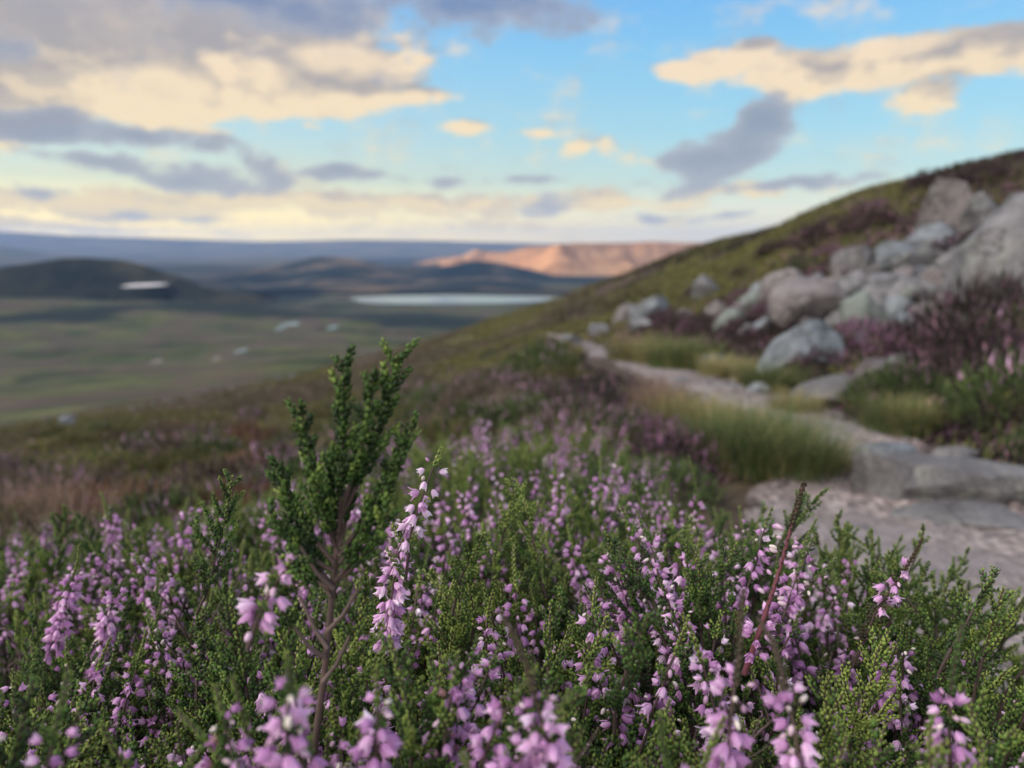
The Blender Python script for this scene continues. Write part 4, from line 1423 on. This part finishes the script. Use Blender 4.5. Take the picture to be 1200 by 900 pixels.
# named ones
SPECIAL = [
    ('lilac', 680, 520, 1.2, 'broad dusty purple heather mound left of the path bend'), ('lilac', 738, 520, .85, 'dusty purple heather mound beside the grass tussock'),
    ('magenta', 1010, 412, 1.4, 'brightest magenta heather mound, right of the slanted boulder'),
    ('dark', 1003, 488, 1.3, 'round dark purple heather mound hanging over the path edge'),
    ('green', 1105, 492, 1.8, 'broad green bush on the bank above the kerb slab'),
    ('dark', 1170, 400, 2.4, 'dark heather mound below the great pale slab'), ('green', 1180, 540, 1.5, 'dark green bush at the right edge above the kerb slab'),
    ('green', 640, 440, 2.2, 'green mound where the path drops out of sight'), ('dark', 1080, 420, 1.5, 'dark heather mound under the foot of the boulder tumble'), ('dark', 1130, 430, 1.7, 'dark purple mound in the middle of the stony bank'),
    ('lilac', 1195, 410, 1.6, 'pink flecked heather mound at the right edge under the great slab'), ('green', 1060, 470, 1.1, 'green mound between the round dark mound and the broad green bush'),
    ('dark', 1150, 465, 1.6, 'dark mound behind the broad green bush'), ('green', 1195, 490, 1.5, 'dark green mound at the right edge of the bank'), ('dark', 1040, 520, .8, 'small dark mound over the path edge behind the kerb slab'),
    ('dark', 960, 440, 1.0, 'dark mound between the slanted boulder and the low brown rock'), ('dark', 870, 410, 1.2, 'dark mound left of the slanted boulder'), ('dark', 820, 395, 1.5, 'dark heather mound under the pale pointed boulder'),
    ('dark', 790, 385, 1.5, 'dark mound right of the half sunk boulder above the path'), ('dark', 905, 300, 2.2, 'dark mound high above the upright pale boulder'), ('dark', 960, 290, 2.4, 'dark heather belt above the boulder pile'),
    ('dark', 1020, 270, 2.4, 'dark heather belt left of the highest round boulder'), ('dark', 1150, 215, 2.8, 'dark heather near the skyline above the highest round boulder'), ('dark', 1090, 222, 2.6, 'dark heather patch below the skyline above the boulders'),
    ('green', 930, 470, .9, 'small green bush at the foot of the slanted boulder'),
]
for i, (kd, px, py, s, lab) in enumerate(SPECIAL):
    put_clump(kd, px, py, s, i, lab)
nput = 0
# random cushions over the near slopes, denser close by
for i in range(1500):
    if nput >= 250:
        break
    az = crng.uniform(-.66, .66)
    r_ = math.exp(crng.uniform(math.log(1.15), math.log(16)))
    x, y = r_ * math.sin(az), r_ * math.cos(az)
    z = Hf(x, y)
    px, py, Yc = proj((x, y, z))
    if not (-60 < px < 1260) or on_path(x, y, .12) or py > 800:
        continue
    if 800 < px < 985 and py > 470 and y < 3.2:
        continue
    if y < 1.7 and px > 780:
        continue
    if px < 330:
        kd = crng.choice(['brown', 'rust', 'brown', 'olive', 'lilac', 'olive', 'green'])
    elif px < 760:
        kd = crng.choice(['green', 'lilac', 'brown', 'olive', 'green', 'olive'] if r_ > 2.5 else ['lilac', 'green', 'green', 'brown', 'olive'])
    else:
        kd = crng.choice(['dark', 'dark', 'magenta', 'olive', 'green', 'dark'])
    s = crng.uniform(.7, 1.3) * (.62 + .16 * r_ ** .75)
    if hides_path(x - .1 * s, y, z, .15 * s) or hides_path(x + .13 * s, y, z, .11 * s):
        s *= .5
        if hides_path(x, y, z, .15 * s) or hides_path(x + .13 * s, y, z, .1 * s):
            continue
    o = thing('heather_cushion', CL[kd], (x, y, z - .03), CLAB[kd], 'heather', 'heather cushions on the slopes', crng.uniform(0, 6), s)
    o.scale = (s, s, s * (.8 if px > 760 else .9))
    nput += 1

# far ground cover on the hillside and beyond, uncountable
nt_ = 24000
az = crng.uniform(-.78, .78, nt_)
r_ = np.exp(crng.uniform(math.log(2.2), math.log(160), nt_))
x, y = r_ * np.sin(az), r_ * np.cos(az)
d, _ = path_dist(x, y)
k = d > .06
x, y, r_, az = x[k], y[k], r_[k], az[k]
z = H(x, y)
pxx = 600 + F * math.cos(PITCH) * np.tan(az)
nb = 12
n = len(x)
X = np.repeat(x, nb) + crng.normal(0, 1, n * nb) * np.repeat(.02 + .012 * r_, nb)
Y = np.repeat(y, nb) + crng.normal(0, 1, n * nb) * np.repeat(.02 + .012 * r_, nb)
Z = H(X, Y) - .01
dd, _ = path_dist(X, Y)
sz = np.repeat(.030 * r_ ** .5, nb) * crng.uniform(.5, 1.3, n * nb)
dirs = unit(crng.normal(0, .38, (n * nb, 3)) + PITH)
M = frames(dirs, crng) * np.stack([sz * .34, sz * .34, sz], 1)[:, None, :]
sel = 1.5 * fbm(x / (1.2 + .12 * r_), y / (1.2 + .12 * r_), 0, 4, 3) + .25 * crng.normal(size=n) * .8 + .35 * fbm(x / 12, y / 12, 0, 3, 9)
hillg = (1 - 1.6 * sstep(980, 1120, pxx)) * sstep(680, 820, pxx) * sstep(9, 16, r_) - 1.3 * sstep(760, 900, pxx) * (1 - sstep(7, 11, r_)) + .7 * np.exp(-((pxx - 560) / 130) ** 2) * sstep(15, 40, r_)
leftb = 1 - sstep(250, 480, pxx)
pal = np.zeros((n, 3))
pal[:] = np.array(BRN)[crng.integers(0, 4, n)]
mk = (sel > .05 - .45 * hillg) & (crng.uniform(size=n) < .85)
pal[mk] = np.array([(.12, .115, .038), (.165, .145, .052), (.09, .095, .035)])[crng.integers(0, 3, mk.sum())]
mk = ((sel < -.18) & (pxx > 650)) | ((pxx > 780) & (crng.uniform(size=n) < .55) & (r_ < 10)) | ((pxx > 1040) & (crng.uniform(size=n) < .6))
pal[mk] = np.array(DRK)[crng.integers(0, 3, mk.sum())]
mk = (crng.uniform(size=n) < .12) & (r_ < 14)
pal[mk] = np.array(DUL)[crng.integers(0, 3, mk.sum())]
c = np.repeat(pal, nb, 0) * crng.uniform(.7, 1.3, (n * nb, 1))
ok = dd > .01
cc_, ss_ = math.cos(PITCH), math.sin(PITCH)
Zt = Z + sz
pa = 600 + F * X / (Y * cc_ - Zt * ss_)
pb = 450 - F * (Y * ss_ + Zt * cc_) / (Y * cc_ - Zt * ss_)
ok &= ~((pa > 685) & (pa < 1010) & (pb < np.interp(pa, PLINE[:, 0], PLINE[:, 1])) & (Y < np.interp(pa, [690, 760, 830, 1010], [8.5, 6.0, 4, 2.4])))
v, f = stamp(BLADE[0], BLADE[1], M[ok], np.stack([X, Y, Z], 1)[ok])
link('undergrowth', make_mesh('undergrowth', v, [f], M_VC, True, {'col': np.repeat(c[ok], len(BLADE[0]), 0)}), kind='stuff', label='low heath and grass covering the hillside')


# grass --------------------------------------------------------------------
def grass_tuft(seed, n, rad, h, cols, lean=.5, wd=.0016):
    r = np.random.default_rng(seed)
    B = Bag()
    V, Fc, Cc = [], [], []
    for i in range(n):
        a, q = r.uniform(0, 2 * np.pi), rad * math.sqrt(r.uniform())
        p = np.array([q * math.cos(a), q * math.sin(a), 0])
        b = r.uniform(0, 2 * np.pi)
        out = np.array([math.cos(b), math.sin(b), 0]) * r.uniform(.1, 1) * lean + np.array([math.cos(a), math.sin(a), 0]) * lean * q / rad
        L_ = h * r.uniform(.55, 1.1)
        side = unit(np.cross(out + 1e-4, PITH)) * wd * r.uniform(.7, 1.3)
        base = len(V)
        for t in (0, .35, .7, 1.0):
            c = p + PITH * L_ * (t - .28 * t * t * lean) + out * L_ * t * t * .75
            w_ = (1 - t * .93)
            V += [c - side * w_, c + side * w_]
        c = np.array(cols[r.integers(0, len(cols))]) * r.uniform(.8, 1.2)
        Cc += [c] * 8
        for s in range(3):
            k = base + 2 * s
            Fc.append((k, k + 1, k + 3, k + 2))
    return make_mesh('grass', np.array(V), [np.array(Fc)], M_VC, False, {'col': np.array(Cc)})


GG = [(.06, .10, .03), (.085, .13, .04), (.15, .15, .06), (.045, .075, .025), (.20, .17, .08)]
GY = [(.30, .24, .11), (.24, .20, .09), (.16, .17, .07)]
GR = [(.22, .14, .10), (.26, .18, .14), (.16, .11, .08)]
g1 = grass_tuft(1, 900, .13, .20, GG, .7)
g2 = grass_tuft(2, 700, .12, .17, GY, .8)
g3 = grass_tuft(3, 500, .10, .20, GR, .5, .0013)
gi = 0
GSPOT = [
    # px, foot py, scale, mesh, label
    (870, 552, 1.0, g1, 'lush green grass tussock in the loop of the path'),
    (925, 556, .95, g1, 'green grass tussock nearest the kerb slab'),
    (848, 540, .8, g1, 'green grass tussock left in the loop of the path'),
    (900, 530, .9, g1, 'green grass tussock behind the lush one'),
    (960, 552, .7, g2, 'yellowing tuft of grass touching the kerb slab'),
    (800, 500, 1.0, g2, 'straw coloured grass tuft at the path bend'),
    (850, 512, .9, g2, 'straw coloured tuft above the green tussocks'),
    (768, 487, 1.0, g3, 'orange brown tuft of dry grass left of the path'),
    (740, 424, 1.7, g2, 'pale grass tuft on the upper side of the path'),
    (768, 428, 1.5, g2, 'tall straw tuft above the narrow part of the path'),
    (795, 434, 1.6, g1, 'green grass tuft above the narrow part of the path'),
    (822, 436, 1.3, g1, 'green grass tuft below the greenish boulders'),
    (845, 442, 1.2, g2, 'dry grass tuft beside the small blue path stone'),
    (880, 447, 1.0, g2, 'dry grass tuft under the slanted boulder'),
    (905, 462, 1.0, g1, 'green tuft at the foot of the slanted boulder'),
    (1070, 505, .9, g2, 'pale grass tuft on the bank above the kerb slab'),
    (930, 485, .8, g2, 'dry grass fringe on the upper edge of the path'),
    (1050, 512, .9, g1, 'green grass fringe on the bank behind the kerb slab'),
    (20, 720, .62, g3, 'dry brown grass tuft at the left edge of the front bank'),
    (45, 690, .7, g3, 'dry brown grass tuft behind the one at the left edge'),
    (100, 650, .8, g3, 'reddish dry grass tuft on the left behind the front bank'),
    (5, 640, .8, g3, 'withered grass tuft at the far left behind the front bank'),
    (60, 620, .8, g3, 'brown grass tuft left behind the violet spikes'),
]
for px, py, s, me, lab in GSPOT:
    Yg = ground_hit(px, py, .9)
    if Yg is None:
        continue
    p = at(px, py, Yg)
    o = link('grass_tussock', me, None, (p[0], p[1], Hf(p[0], p[1]) - .01), lab, 'grass')
    o.scale = (s, s, s)
    o.rotation_euler[2] = px * .37

# pale stones strewn on the far side of the left slope
srng = np.random.default_rng(77)
pts, ms = [], []
for i in range(260):
    px = srng.uniform(40, 420)
    Yd = math.exp(srng.normal(math.log(95), .28))
    x = (px - 600) / F / math.cos(PITCH) * Yd
    pts.append((x, Yd, Hf(x, Yd) + .02))
    ms.append(srng.uniform(.1, .38))
pts, ms = np.array(pts), np.array(ms)
M = frames(srng.normal(size=(260, 3)), srng) * (ms[:, None] * srng.uniform(.6, 1.3, (260, 3)))[:, None, :]
v, f = stamp(ICO2[0], ICO2[1], M, pts)
v += .12 * fbm(v[:, 0] * 2, v[:, 1] * 2, v[:, 2] * 2, 2, 5)[:, None]
link('rubble', make_mesh('rubble', v, [f], RK['dark'], False), kind='stuff', label='pale stones strewn over the far left slope')

# ------------------------------------------------------------------ sky
SUN_AZ, SUN_EL = math.radians(-95), math.radians(5.0)
w = bpy.data.worlds.new("World")
S.world = w
w.use_nodes = True
nt = w.node_tree
nt.nodes.clear()
STR = 0.1


def azel(px, py):
    d = ray(px, py)
    return math.degrees(math.atan2(d[0], d[1])), math.degrees(math.atan2(d[2], math.hypot(d[0], d[1])))


def cloud_group(name, blobs, amp, scale, seed):
    """density field in (azimuth, elevation) degrees: soft ellipses broken up by noise"""
    g = bpy.data.node_groups.new(name, 'ShaderNodeTree')
    g.interface.new_socket('Vector', in_out='INPUT', socket_type='NodeSocketVector')
    g.interface.new_socket('Density', in_out='OUTPUT', socket_type='NodeSocketFloat')
    gi, go = g.nodes.new('NodeGroupInput'), g.nodes.new('NodeGroupOutput')
    P = gi.outputs[0]
    st = N(g, 'ShaderNodeVectorMath', operation='MULTIPLY')
    L(g, P, st.inputs[0])
    st.inputs[1].default_value = (1, 1.7, 1)
    ad = N(g, 'ShaderNodeVectorMath', operation='ADD')
    L(g, st.outputs[0], ad.inputs[0])
    ad.inputs[1].default_value = (seed * 3.7, seed * 1.3, seed)
    # domain warp
    wn = N(g, 'ShaderNodeTexNoise')
    wn.inputs['Scale'].default_value = scale * .6
    wn.inputs['Detail'].default_value = 3
    L(g, ad.outputs[0], wn.inputs['Vector'])
    ws = N(g, 'ShaderNodeVectorMath', operation='SUBTRACT')
    L(g, wn.outputs['Color'], ws.inputs[0])
    ws.inputs[1].default_value = (.5, .5, .5)
    wk = N(g, 'ShaderNodeVectorMath', operation='MULTIPLY')
    L(g, ws.outputs[0], wk.inputs[0])
    wk.inputs[1].default_value = (5.0, 2.4, 0)
    Pw = N(g, 'ShaderNodeVectorMath', operation='ADD')
    L(g, P, Pw.inputs[0])
    L(g, wk.outputs[0], Pw.inputs[1])
    tot = None
    for (px, py, rx, ry, rot, k) in blobs:
        a, e = azel(px, py)
        a2, _ = azel(px + rx, py)
        _, e2 = azel(px, py - ry)
        mp = N(g, 'ShaderNodeMapping', vector_type='TEXTURE')
        mp.inputs['Location'].default_value = (a, e, 0)
        mp.inputs['Rotation'].default_value = (0, 0, math.radians(rot))
        mp.inputs['Scale'].default_value = (abs(a2 - a) * 1.35, abs(e2 - e) * 1.35, 1)
        if tot is None:
            L(g, Pw.outputs[0], mp.inputs['Vector'])
        else:       # a vanishing dependence on the sum so far keeps the shader's evaluation in sequence
            q_ = N(g, 'ShaderNodeVectorMath', operation='MULTIPLY_ADD')
            L(g, tot, q_.inputs[0])
            q_.inputs[1].default_value = (1e-5, 0, 0)
            L(g, Pw.outputs[0], q_.inputs[2])
            L(g, q_.outputs[0], mp.inputs['Vector'])
        ln = N(g, 'ShaderNodeVectorMath', operation='LENGTH')
        L(g, mp.outputs[0], ln.inputs[0])
        f = math_(g, 'MULTIPLY', math_(g, 'SUBTRACT', 1.0, ln.outputs['Value'], clamp=True), k)
        tot = f if tot is None else math_(g, 'SMOOTH_MAX', tot, f, .15)
    n = N(g, 'ShaderNodeTexNoise')
    n.inputs['Scale'].default_value = scale
    n.inputs['Detail'].default_value = 6
    n.inputs['Roughness'].default_value = .62
    L(g, ad.outputs[0], n.inputs['Vector'])
    nn_ = math_(g, 'MULTIPLY', math_(g, 'SUBTRACT', n.outputs[0], .5), amp)
    gate = math_(g, 'MULTIPLY_ADD', tot, 5.0, .12, clamp=True)
    L(g, math_(g, 'ADD', tot, math_(g, 'MULTIPLY', nn_, gate)), go.inputs[0])
    return g


tc = N(nt, 'ShaderNodeTexCoord')
sx = N(nt, 'ShaderNodeSeparateXYZ')
L(nt, tc.outputs['Generated'], sx.inputs[0])
AZ = math_(nt, 'MULTIPLY', math_(nt, 'ARCTAN2', sx.outputs[0], sx.outputs[1]), 57.29578)
EL = math_(nt, 'MULTIPLY', math_(nt, 'ARCSINE', sx.outputs[2]), 57.29578)
cv = N(nt, 'ShaderNodeCombineXYZ')
L(nt, AZ, cv.inputs[0])
L(nt, EL, cv.inputs[1])
PV = cv.outputs[0]

sky = N(nt, 'ShaderNodeTexSky')
sky.sky_type = 'NISHITA'
sky.sun_disc = False
sky.sun_elevation = SUN_EL
sky.sun_rotation = SUN_AZ
sky.altitude = 600
sky.air_density, sky.dust_density, sky.ozone_density = 1.0, 1.0, 2.0

K = 1.0 / STR          # authored colours are display-linear; the strength brings them back


def kc(r, g, b, m=1.0):
    c = srgb(r, g, b)
    return tuple(x * m for x in c)


elf = math_(nt, 'DIVIDE', EL, 40.0, clamp=True)
lft = ramp(nt, elf, [(0, kc(255, 224, 130, 1.9)), (.05, kc(255, 230, 160, 1.45)), (.11, kc(222, 226, 196)), (.20, kc(186, 218, 222)), (.32, kc(150, 206, 238)), (.47, kc(104, 178, 240)), (1, kc(60, 120, 205))])
rgt = ramp(nt, elf, [(0, kc(245, 228, 186, 1.2)), (.055, kc(238, 234, 206, 1.1)), (.11, kc(196, 222, 216)), (.20, kc(160, 212, 228)), (.32, kc(134, 200, 236)), (.47, kc(96, 174, 242)), (1, kc(60, 120, 205))])
mr = N(nt, 'ShaderNodeMapRange')
mr.interpolation_type = 'SMOOTHSTEP'
L(nt, AZ, mr.inputs[0])
mr.inputs[1].default_value, mr.inputs[2].default_value = -25, 20
grad = mix(nt, mr.outputs[0], lft, rgt)
nis = mix(nt, 1.0, sky.outputs[0], (.55, .55, .6), 'MULTIPLY')
skyc = mix(nt, .85, nis, grad)

LIGHT = [
    (110, 40, 260, 85, 0, 1.5), (300, 40, 170, 60, 0, 1.3), (205, 112, 95, 42, 4, 1.2), (330, 92, 150, 44, 0, 1.4), (430, 78, 74, 38, 0, 1.3), (490, 72, 20, 12, 0, .8), (455, 117, 80, 11, 0, .8),
    (20, 100, 95, 55, 0, 1.3), (-60, 60, 160, 120, 0, 1.4),
    (805, 80, 42, 12, 0, .9), (870, 68, 62, 20, 8, 1.0), (940, 88, 88, 36, -4, 1.3), (1040, 78, 110, 34, 4, 1.3), (1130, 58, 90, 30, 8, 1.2), (1090, 108, 55, 24, 0, .9), (1230, 55, 80, 30, 0, 1.1),
    (545, 148, 34, 10, 0, .7), (363, 147, 14, 8, 0, .5), (668, 175, 18, 12, 0, .7), (735, 188, 60, 22, -20, .55), (612, 154, 44, 7, 0, .45), (250, 158, 40, 10, 0, .6),
    (120, 235, 270, 20, 0, .85), (430, 240, 240, 14, 0, .7), (690, 238, 160, 14, 0, .6), (870, 226, 140, 10, 0, .6), (60, 262, 200, 12, 0, .5), (640, 262, 200, 9, 0, .35),
]
DARK = [
    (60, 152, 150, 19, -2, 1.1), (170, 158, 120, 14, -5, .9), (120, 188, 100, 14, -4, .8), (235, 207, 90, 17, -4, .9), (320, 200, 40, 22, -30, .6), (400, 206, 75, 9, -4, .7),
    (520, 216, 28, 13, 0, .55), (605, 212, 38, 8, 0, .5), (560, 5, 130, 45, 0, .9), (470, -12, 70, 30, 0, .6), (310, 6, 150, 34, 0, 1.0), (20, 60, 90, 30, 0, .5),
    (888, 148, 48, 34, 30, 1.0), (840, 185, 80, 24, 12, 1.0), (800, 215, 50, 12, 8, .6), (930, 216, 120, 12, 0, .8), (835, 254, 55, 10, 3, .65), (755, 250, 50, 10, 0, .5), (650, 240, 80, 13, 4, .5), (700, 225, 50, 8, 0, .4),
    (1035, 163, 30, 10, 0, .35), (440, 95, 40, 16, 0, .5), (180, 255, 160, 8, 0, .45), (20, 230, 60, 14, 0, .5),
]
BRIGHT = [(185, 112, 95, 34, 0, 1), (300, 88, 50, 20, 0, .8), (405, 68, 55, 20, 0, 1), (480, 72, 30, 14, 0, 1), (230, 138, 80, 16, 0, 1), (420, 120, 100, 12, 0, .8),
          (820, 76, 70, 22, 0, 1), (900, 70, 60, 16, 10, .8), (1040, 50, 100, 14, 4, .9), (950, 118, 60, 16, 0, .8), (120, 232, 200, 20, 0, .7)]
gl = cloud_group('lit_clouds', LIGHT, 1.7, .2, 1)
gd = cloud_group('shaded_clouds', DARK, 1.5, .23, 5)


def dens(g, vec):
    n = N(nt, 'ShaderNodeGroup')
    n.node_tree = g
    L(nt, vec, n.inputs[0])
    return n.outputs[0]


def offs(dx, dy):
    n = N(nt, 'ShaderNodeVectorMath', operation='ADD')
    L(nt, PV, n.inputs[0])
    n.inputs[1].default_value = (dx, dy, 0)
    return n.outputs[0]


DL, DD = dens(gl, PV), dens(gd, PV)
DLo = dens(gl, offs(-.9, -.7))
al = ramp(nt, DL, [(.10, 0), (.48, 1)], 'EASE')
ad_ = ramp(nt, DD, [(.14, 0), (.52, .92)], 'EASE')
# thin edges and the sides that face the low sun are cream, thick parts mauve grey
edge = math_(nt, 'SUBTRACT', DL, DLo)
thick = ramp(nt, math_(nt, 'SUBTRACT', DL, math_(nt, 'MULTIPLY', edge, 2.2)), [(.0, 0), (.35, .45), (1.0, 1)], 'EASE')
mott = noise_n(nt, .22, 5, .6, PV)
thick = math_(nt, 'ADD', thick, math_(nt, 'MULTIPLY', math_(nt, 'SUBTRACT', mott, .5), 1.3), clamp=True)
warm = ramp(nt, elf, [(.0, kc(255, 232, 178)), (.12, kc(254, 234, 190)), (.3, kc(250, 228, 196)), (.5, kc(236, 222, 210))])
grey = ramp(nt, elf, [(.0, kc(226, 208, 180)), (.12, kc(200, 190, 178)), (.28, kc(178, 172, 170)), (.5, kc(160, 164, 182))])
gb = cloud_group('bright_faces', BRIGHT, .9, .3, 9)
br = dens(gb, PV)
thick = math_(nt, 'SUBTRACT', thick, ramp(nt, br, [(.05, 0), (.6, .85)]), clamp=True)
lc = mix(nt, thick, warm, grey)
dk = ramp(nt, elf, [(.0, kc(178, 182, 186)), (.12, kc(160, 168, 180)), (.3, kc(138, 148, 172)), (.5, kc(112, 142, 190))])
dk = mix(nt, ramp(nt, DD, [(.2, .45), (.8, 0)]), dk, (.72, .70, .66))
c = mix(nt, al, skyc, lc)
c = mix(nt, ad_, c, dk)
# the rest of the sky dome, behind and above the view: bright broken cloud added to light the ground
bn = noise_n(nt, 1.6, 5, .55, tc.outputs['Generated'])
out_of_view = N(nt, 'ShaderNodeMapRange')
out_of_view.interpolation_type = 'SMOOTHSTEP'
L(nt, math_(nt, 'MAXIMUM', math_(nt, 'ABSOLUTE', AZ), math_(nt, 'MULTIPLY', EL, 1.6)), out_of_view.inputs[0])
out_of_view.inputs[1].default_value, out_of_view.inputs[2].default_value = 42, 60
oc = math_(nt, 'MULTIPLY', ramp(nt, bn, [(.42, 0), (.6, 1)]), out_of_view.outputs[0])
side = N(nt, 'ShaderNodeMapRange')  # leftward glow added as soft side light on the foreground
side.interpolation_type = 'SMOOTHSTEP'
L(nt, math_(nt, 'ADD', math_(nt, 'MULTIPLY', sx.outputs[0], -.9), math_(nt, 'MULTIPLY', sx.outputs[1], -.25)), side.inputs[0])
side.inputs[1].default_value, side.inputs[2].default_value = -.3, .8
oc = math_(nt, 'MULTIPLY', math_(nt, 'ADD', math_(nt, 'MULTIPLY', ramp(nt, bn, [(.4, 0), (.6, 1)]), .75), .25), out_of_view.outputs[0])
c = mix(nt, oc, c, mix(nt, side.outputs[0], (.8, .85, .95), (7.4, 6.9, 6.2)))
bg = N(nt, 'ShaderNodeBackground')
kk = mix(nt, 1.0, c, (K, K, K), 'MULTIPLY')
L(nt, kk, bg.inputs[0])
bg.inputs[1].default_value = STR
wo = N(nt, 'ShaderNodeOutputWorld')
L(nt, bg.outputs[0], wo.inputs[0])
w.cycles.sampling_method = 'MANUAL'
w.cycles.sample_map_resolution = 512

sun = bpy.data.lights.new('sun', 'SUN')
sun.energy = 5.0
sun.angle = math.radians(.6)
sun.color = (1.0, .66, .40)
so = bpy.data.objects.new('sun', sun)
COL.objects.link(so)
sd = Vector((math.sin(SUN_AZ) * math.cos(SUN_EL), math.cos(SUN_AZ) * math.cos(SUN_EL), math.sin(SUN_EL)))
so.rotation_euler = sd.to_track_quat('Z', 'Y').to_euler()

# ------------------------------------------------------------------ haze
import os as _os
m, nt = new_mat('haze')
out = N(nt, 'ShaderNodeOutputMaterial')
pv = N(nt, 'ShaderNodeVolumePrincipled')
pv.inputs['Color'].default_value = (.26, .42, .78, 1)
pv.inputs['Density'].default_value = 2.3e-5
pv.inputs['Anisotropy'].default_value = .1
L(nt, pv.outputs[0], out.inputs['Volume'])
X0, X1, Y0, Y1, Z0, Z1 = -36100, 36100, -36100, 36100, -420, 620
v = np.array([(x, y, z) for x in (X0, X1) for y in (Y0, Y1) for z in (Z0, Z1)], float)
f = np.array([(0, 1, 3, 2), (4, 6, 7, 5), (0, 4, 5, 1), (2, 3, 7, 6), (0, 2, 6, 4), (1, 5, 7, 3)])
link('haze', make_mesh('haze', v, [f], m, False), kind='stuff', label='blue evening haze over the valley')

# ------------------------------------------------------------------ camera
cam = bpy.data.cameras.new('camera')
co = bpy.data.objects.new('camera', cam)
COL.objects.link(co)
cam.sensor_width = 36
cam.lens = 36 * F / 1200
cam.clip_start, cam.clip_end = .01, 120000
co.location = (0, 0, 0)
co.rotation_euler = (math.pi / 2 - PITCH, 0, 0)
cam.dof.use_dof = True
cam.dof.focus_distance = .30
cam.dof.aperture_fstop = 8.2
cam.dof.aperture_blades = 0
S.camera = co
S.view_settings.view_transform = 'Standard'
S.view_settings.look = 'None'
S.view_settings.exposure = 0.0
S.view_settings.gamma = 1
S.view_settings.use_curve_mapping = False
c_ = S.cycles
c_.use_denoising = True
c_.max_bounces = 5
c_.diffuse_bounces = 3
c_.glossy_bounces = 2
c_.transmission_bounces = 3
c_.volume_bounces = 1
c_.transparent_max_bounces = 8
c_.use_adaptive_sampling = True
c_.adaptive_threshold = .02
c_.sample_clamp_indirect = 4
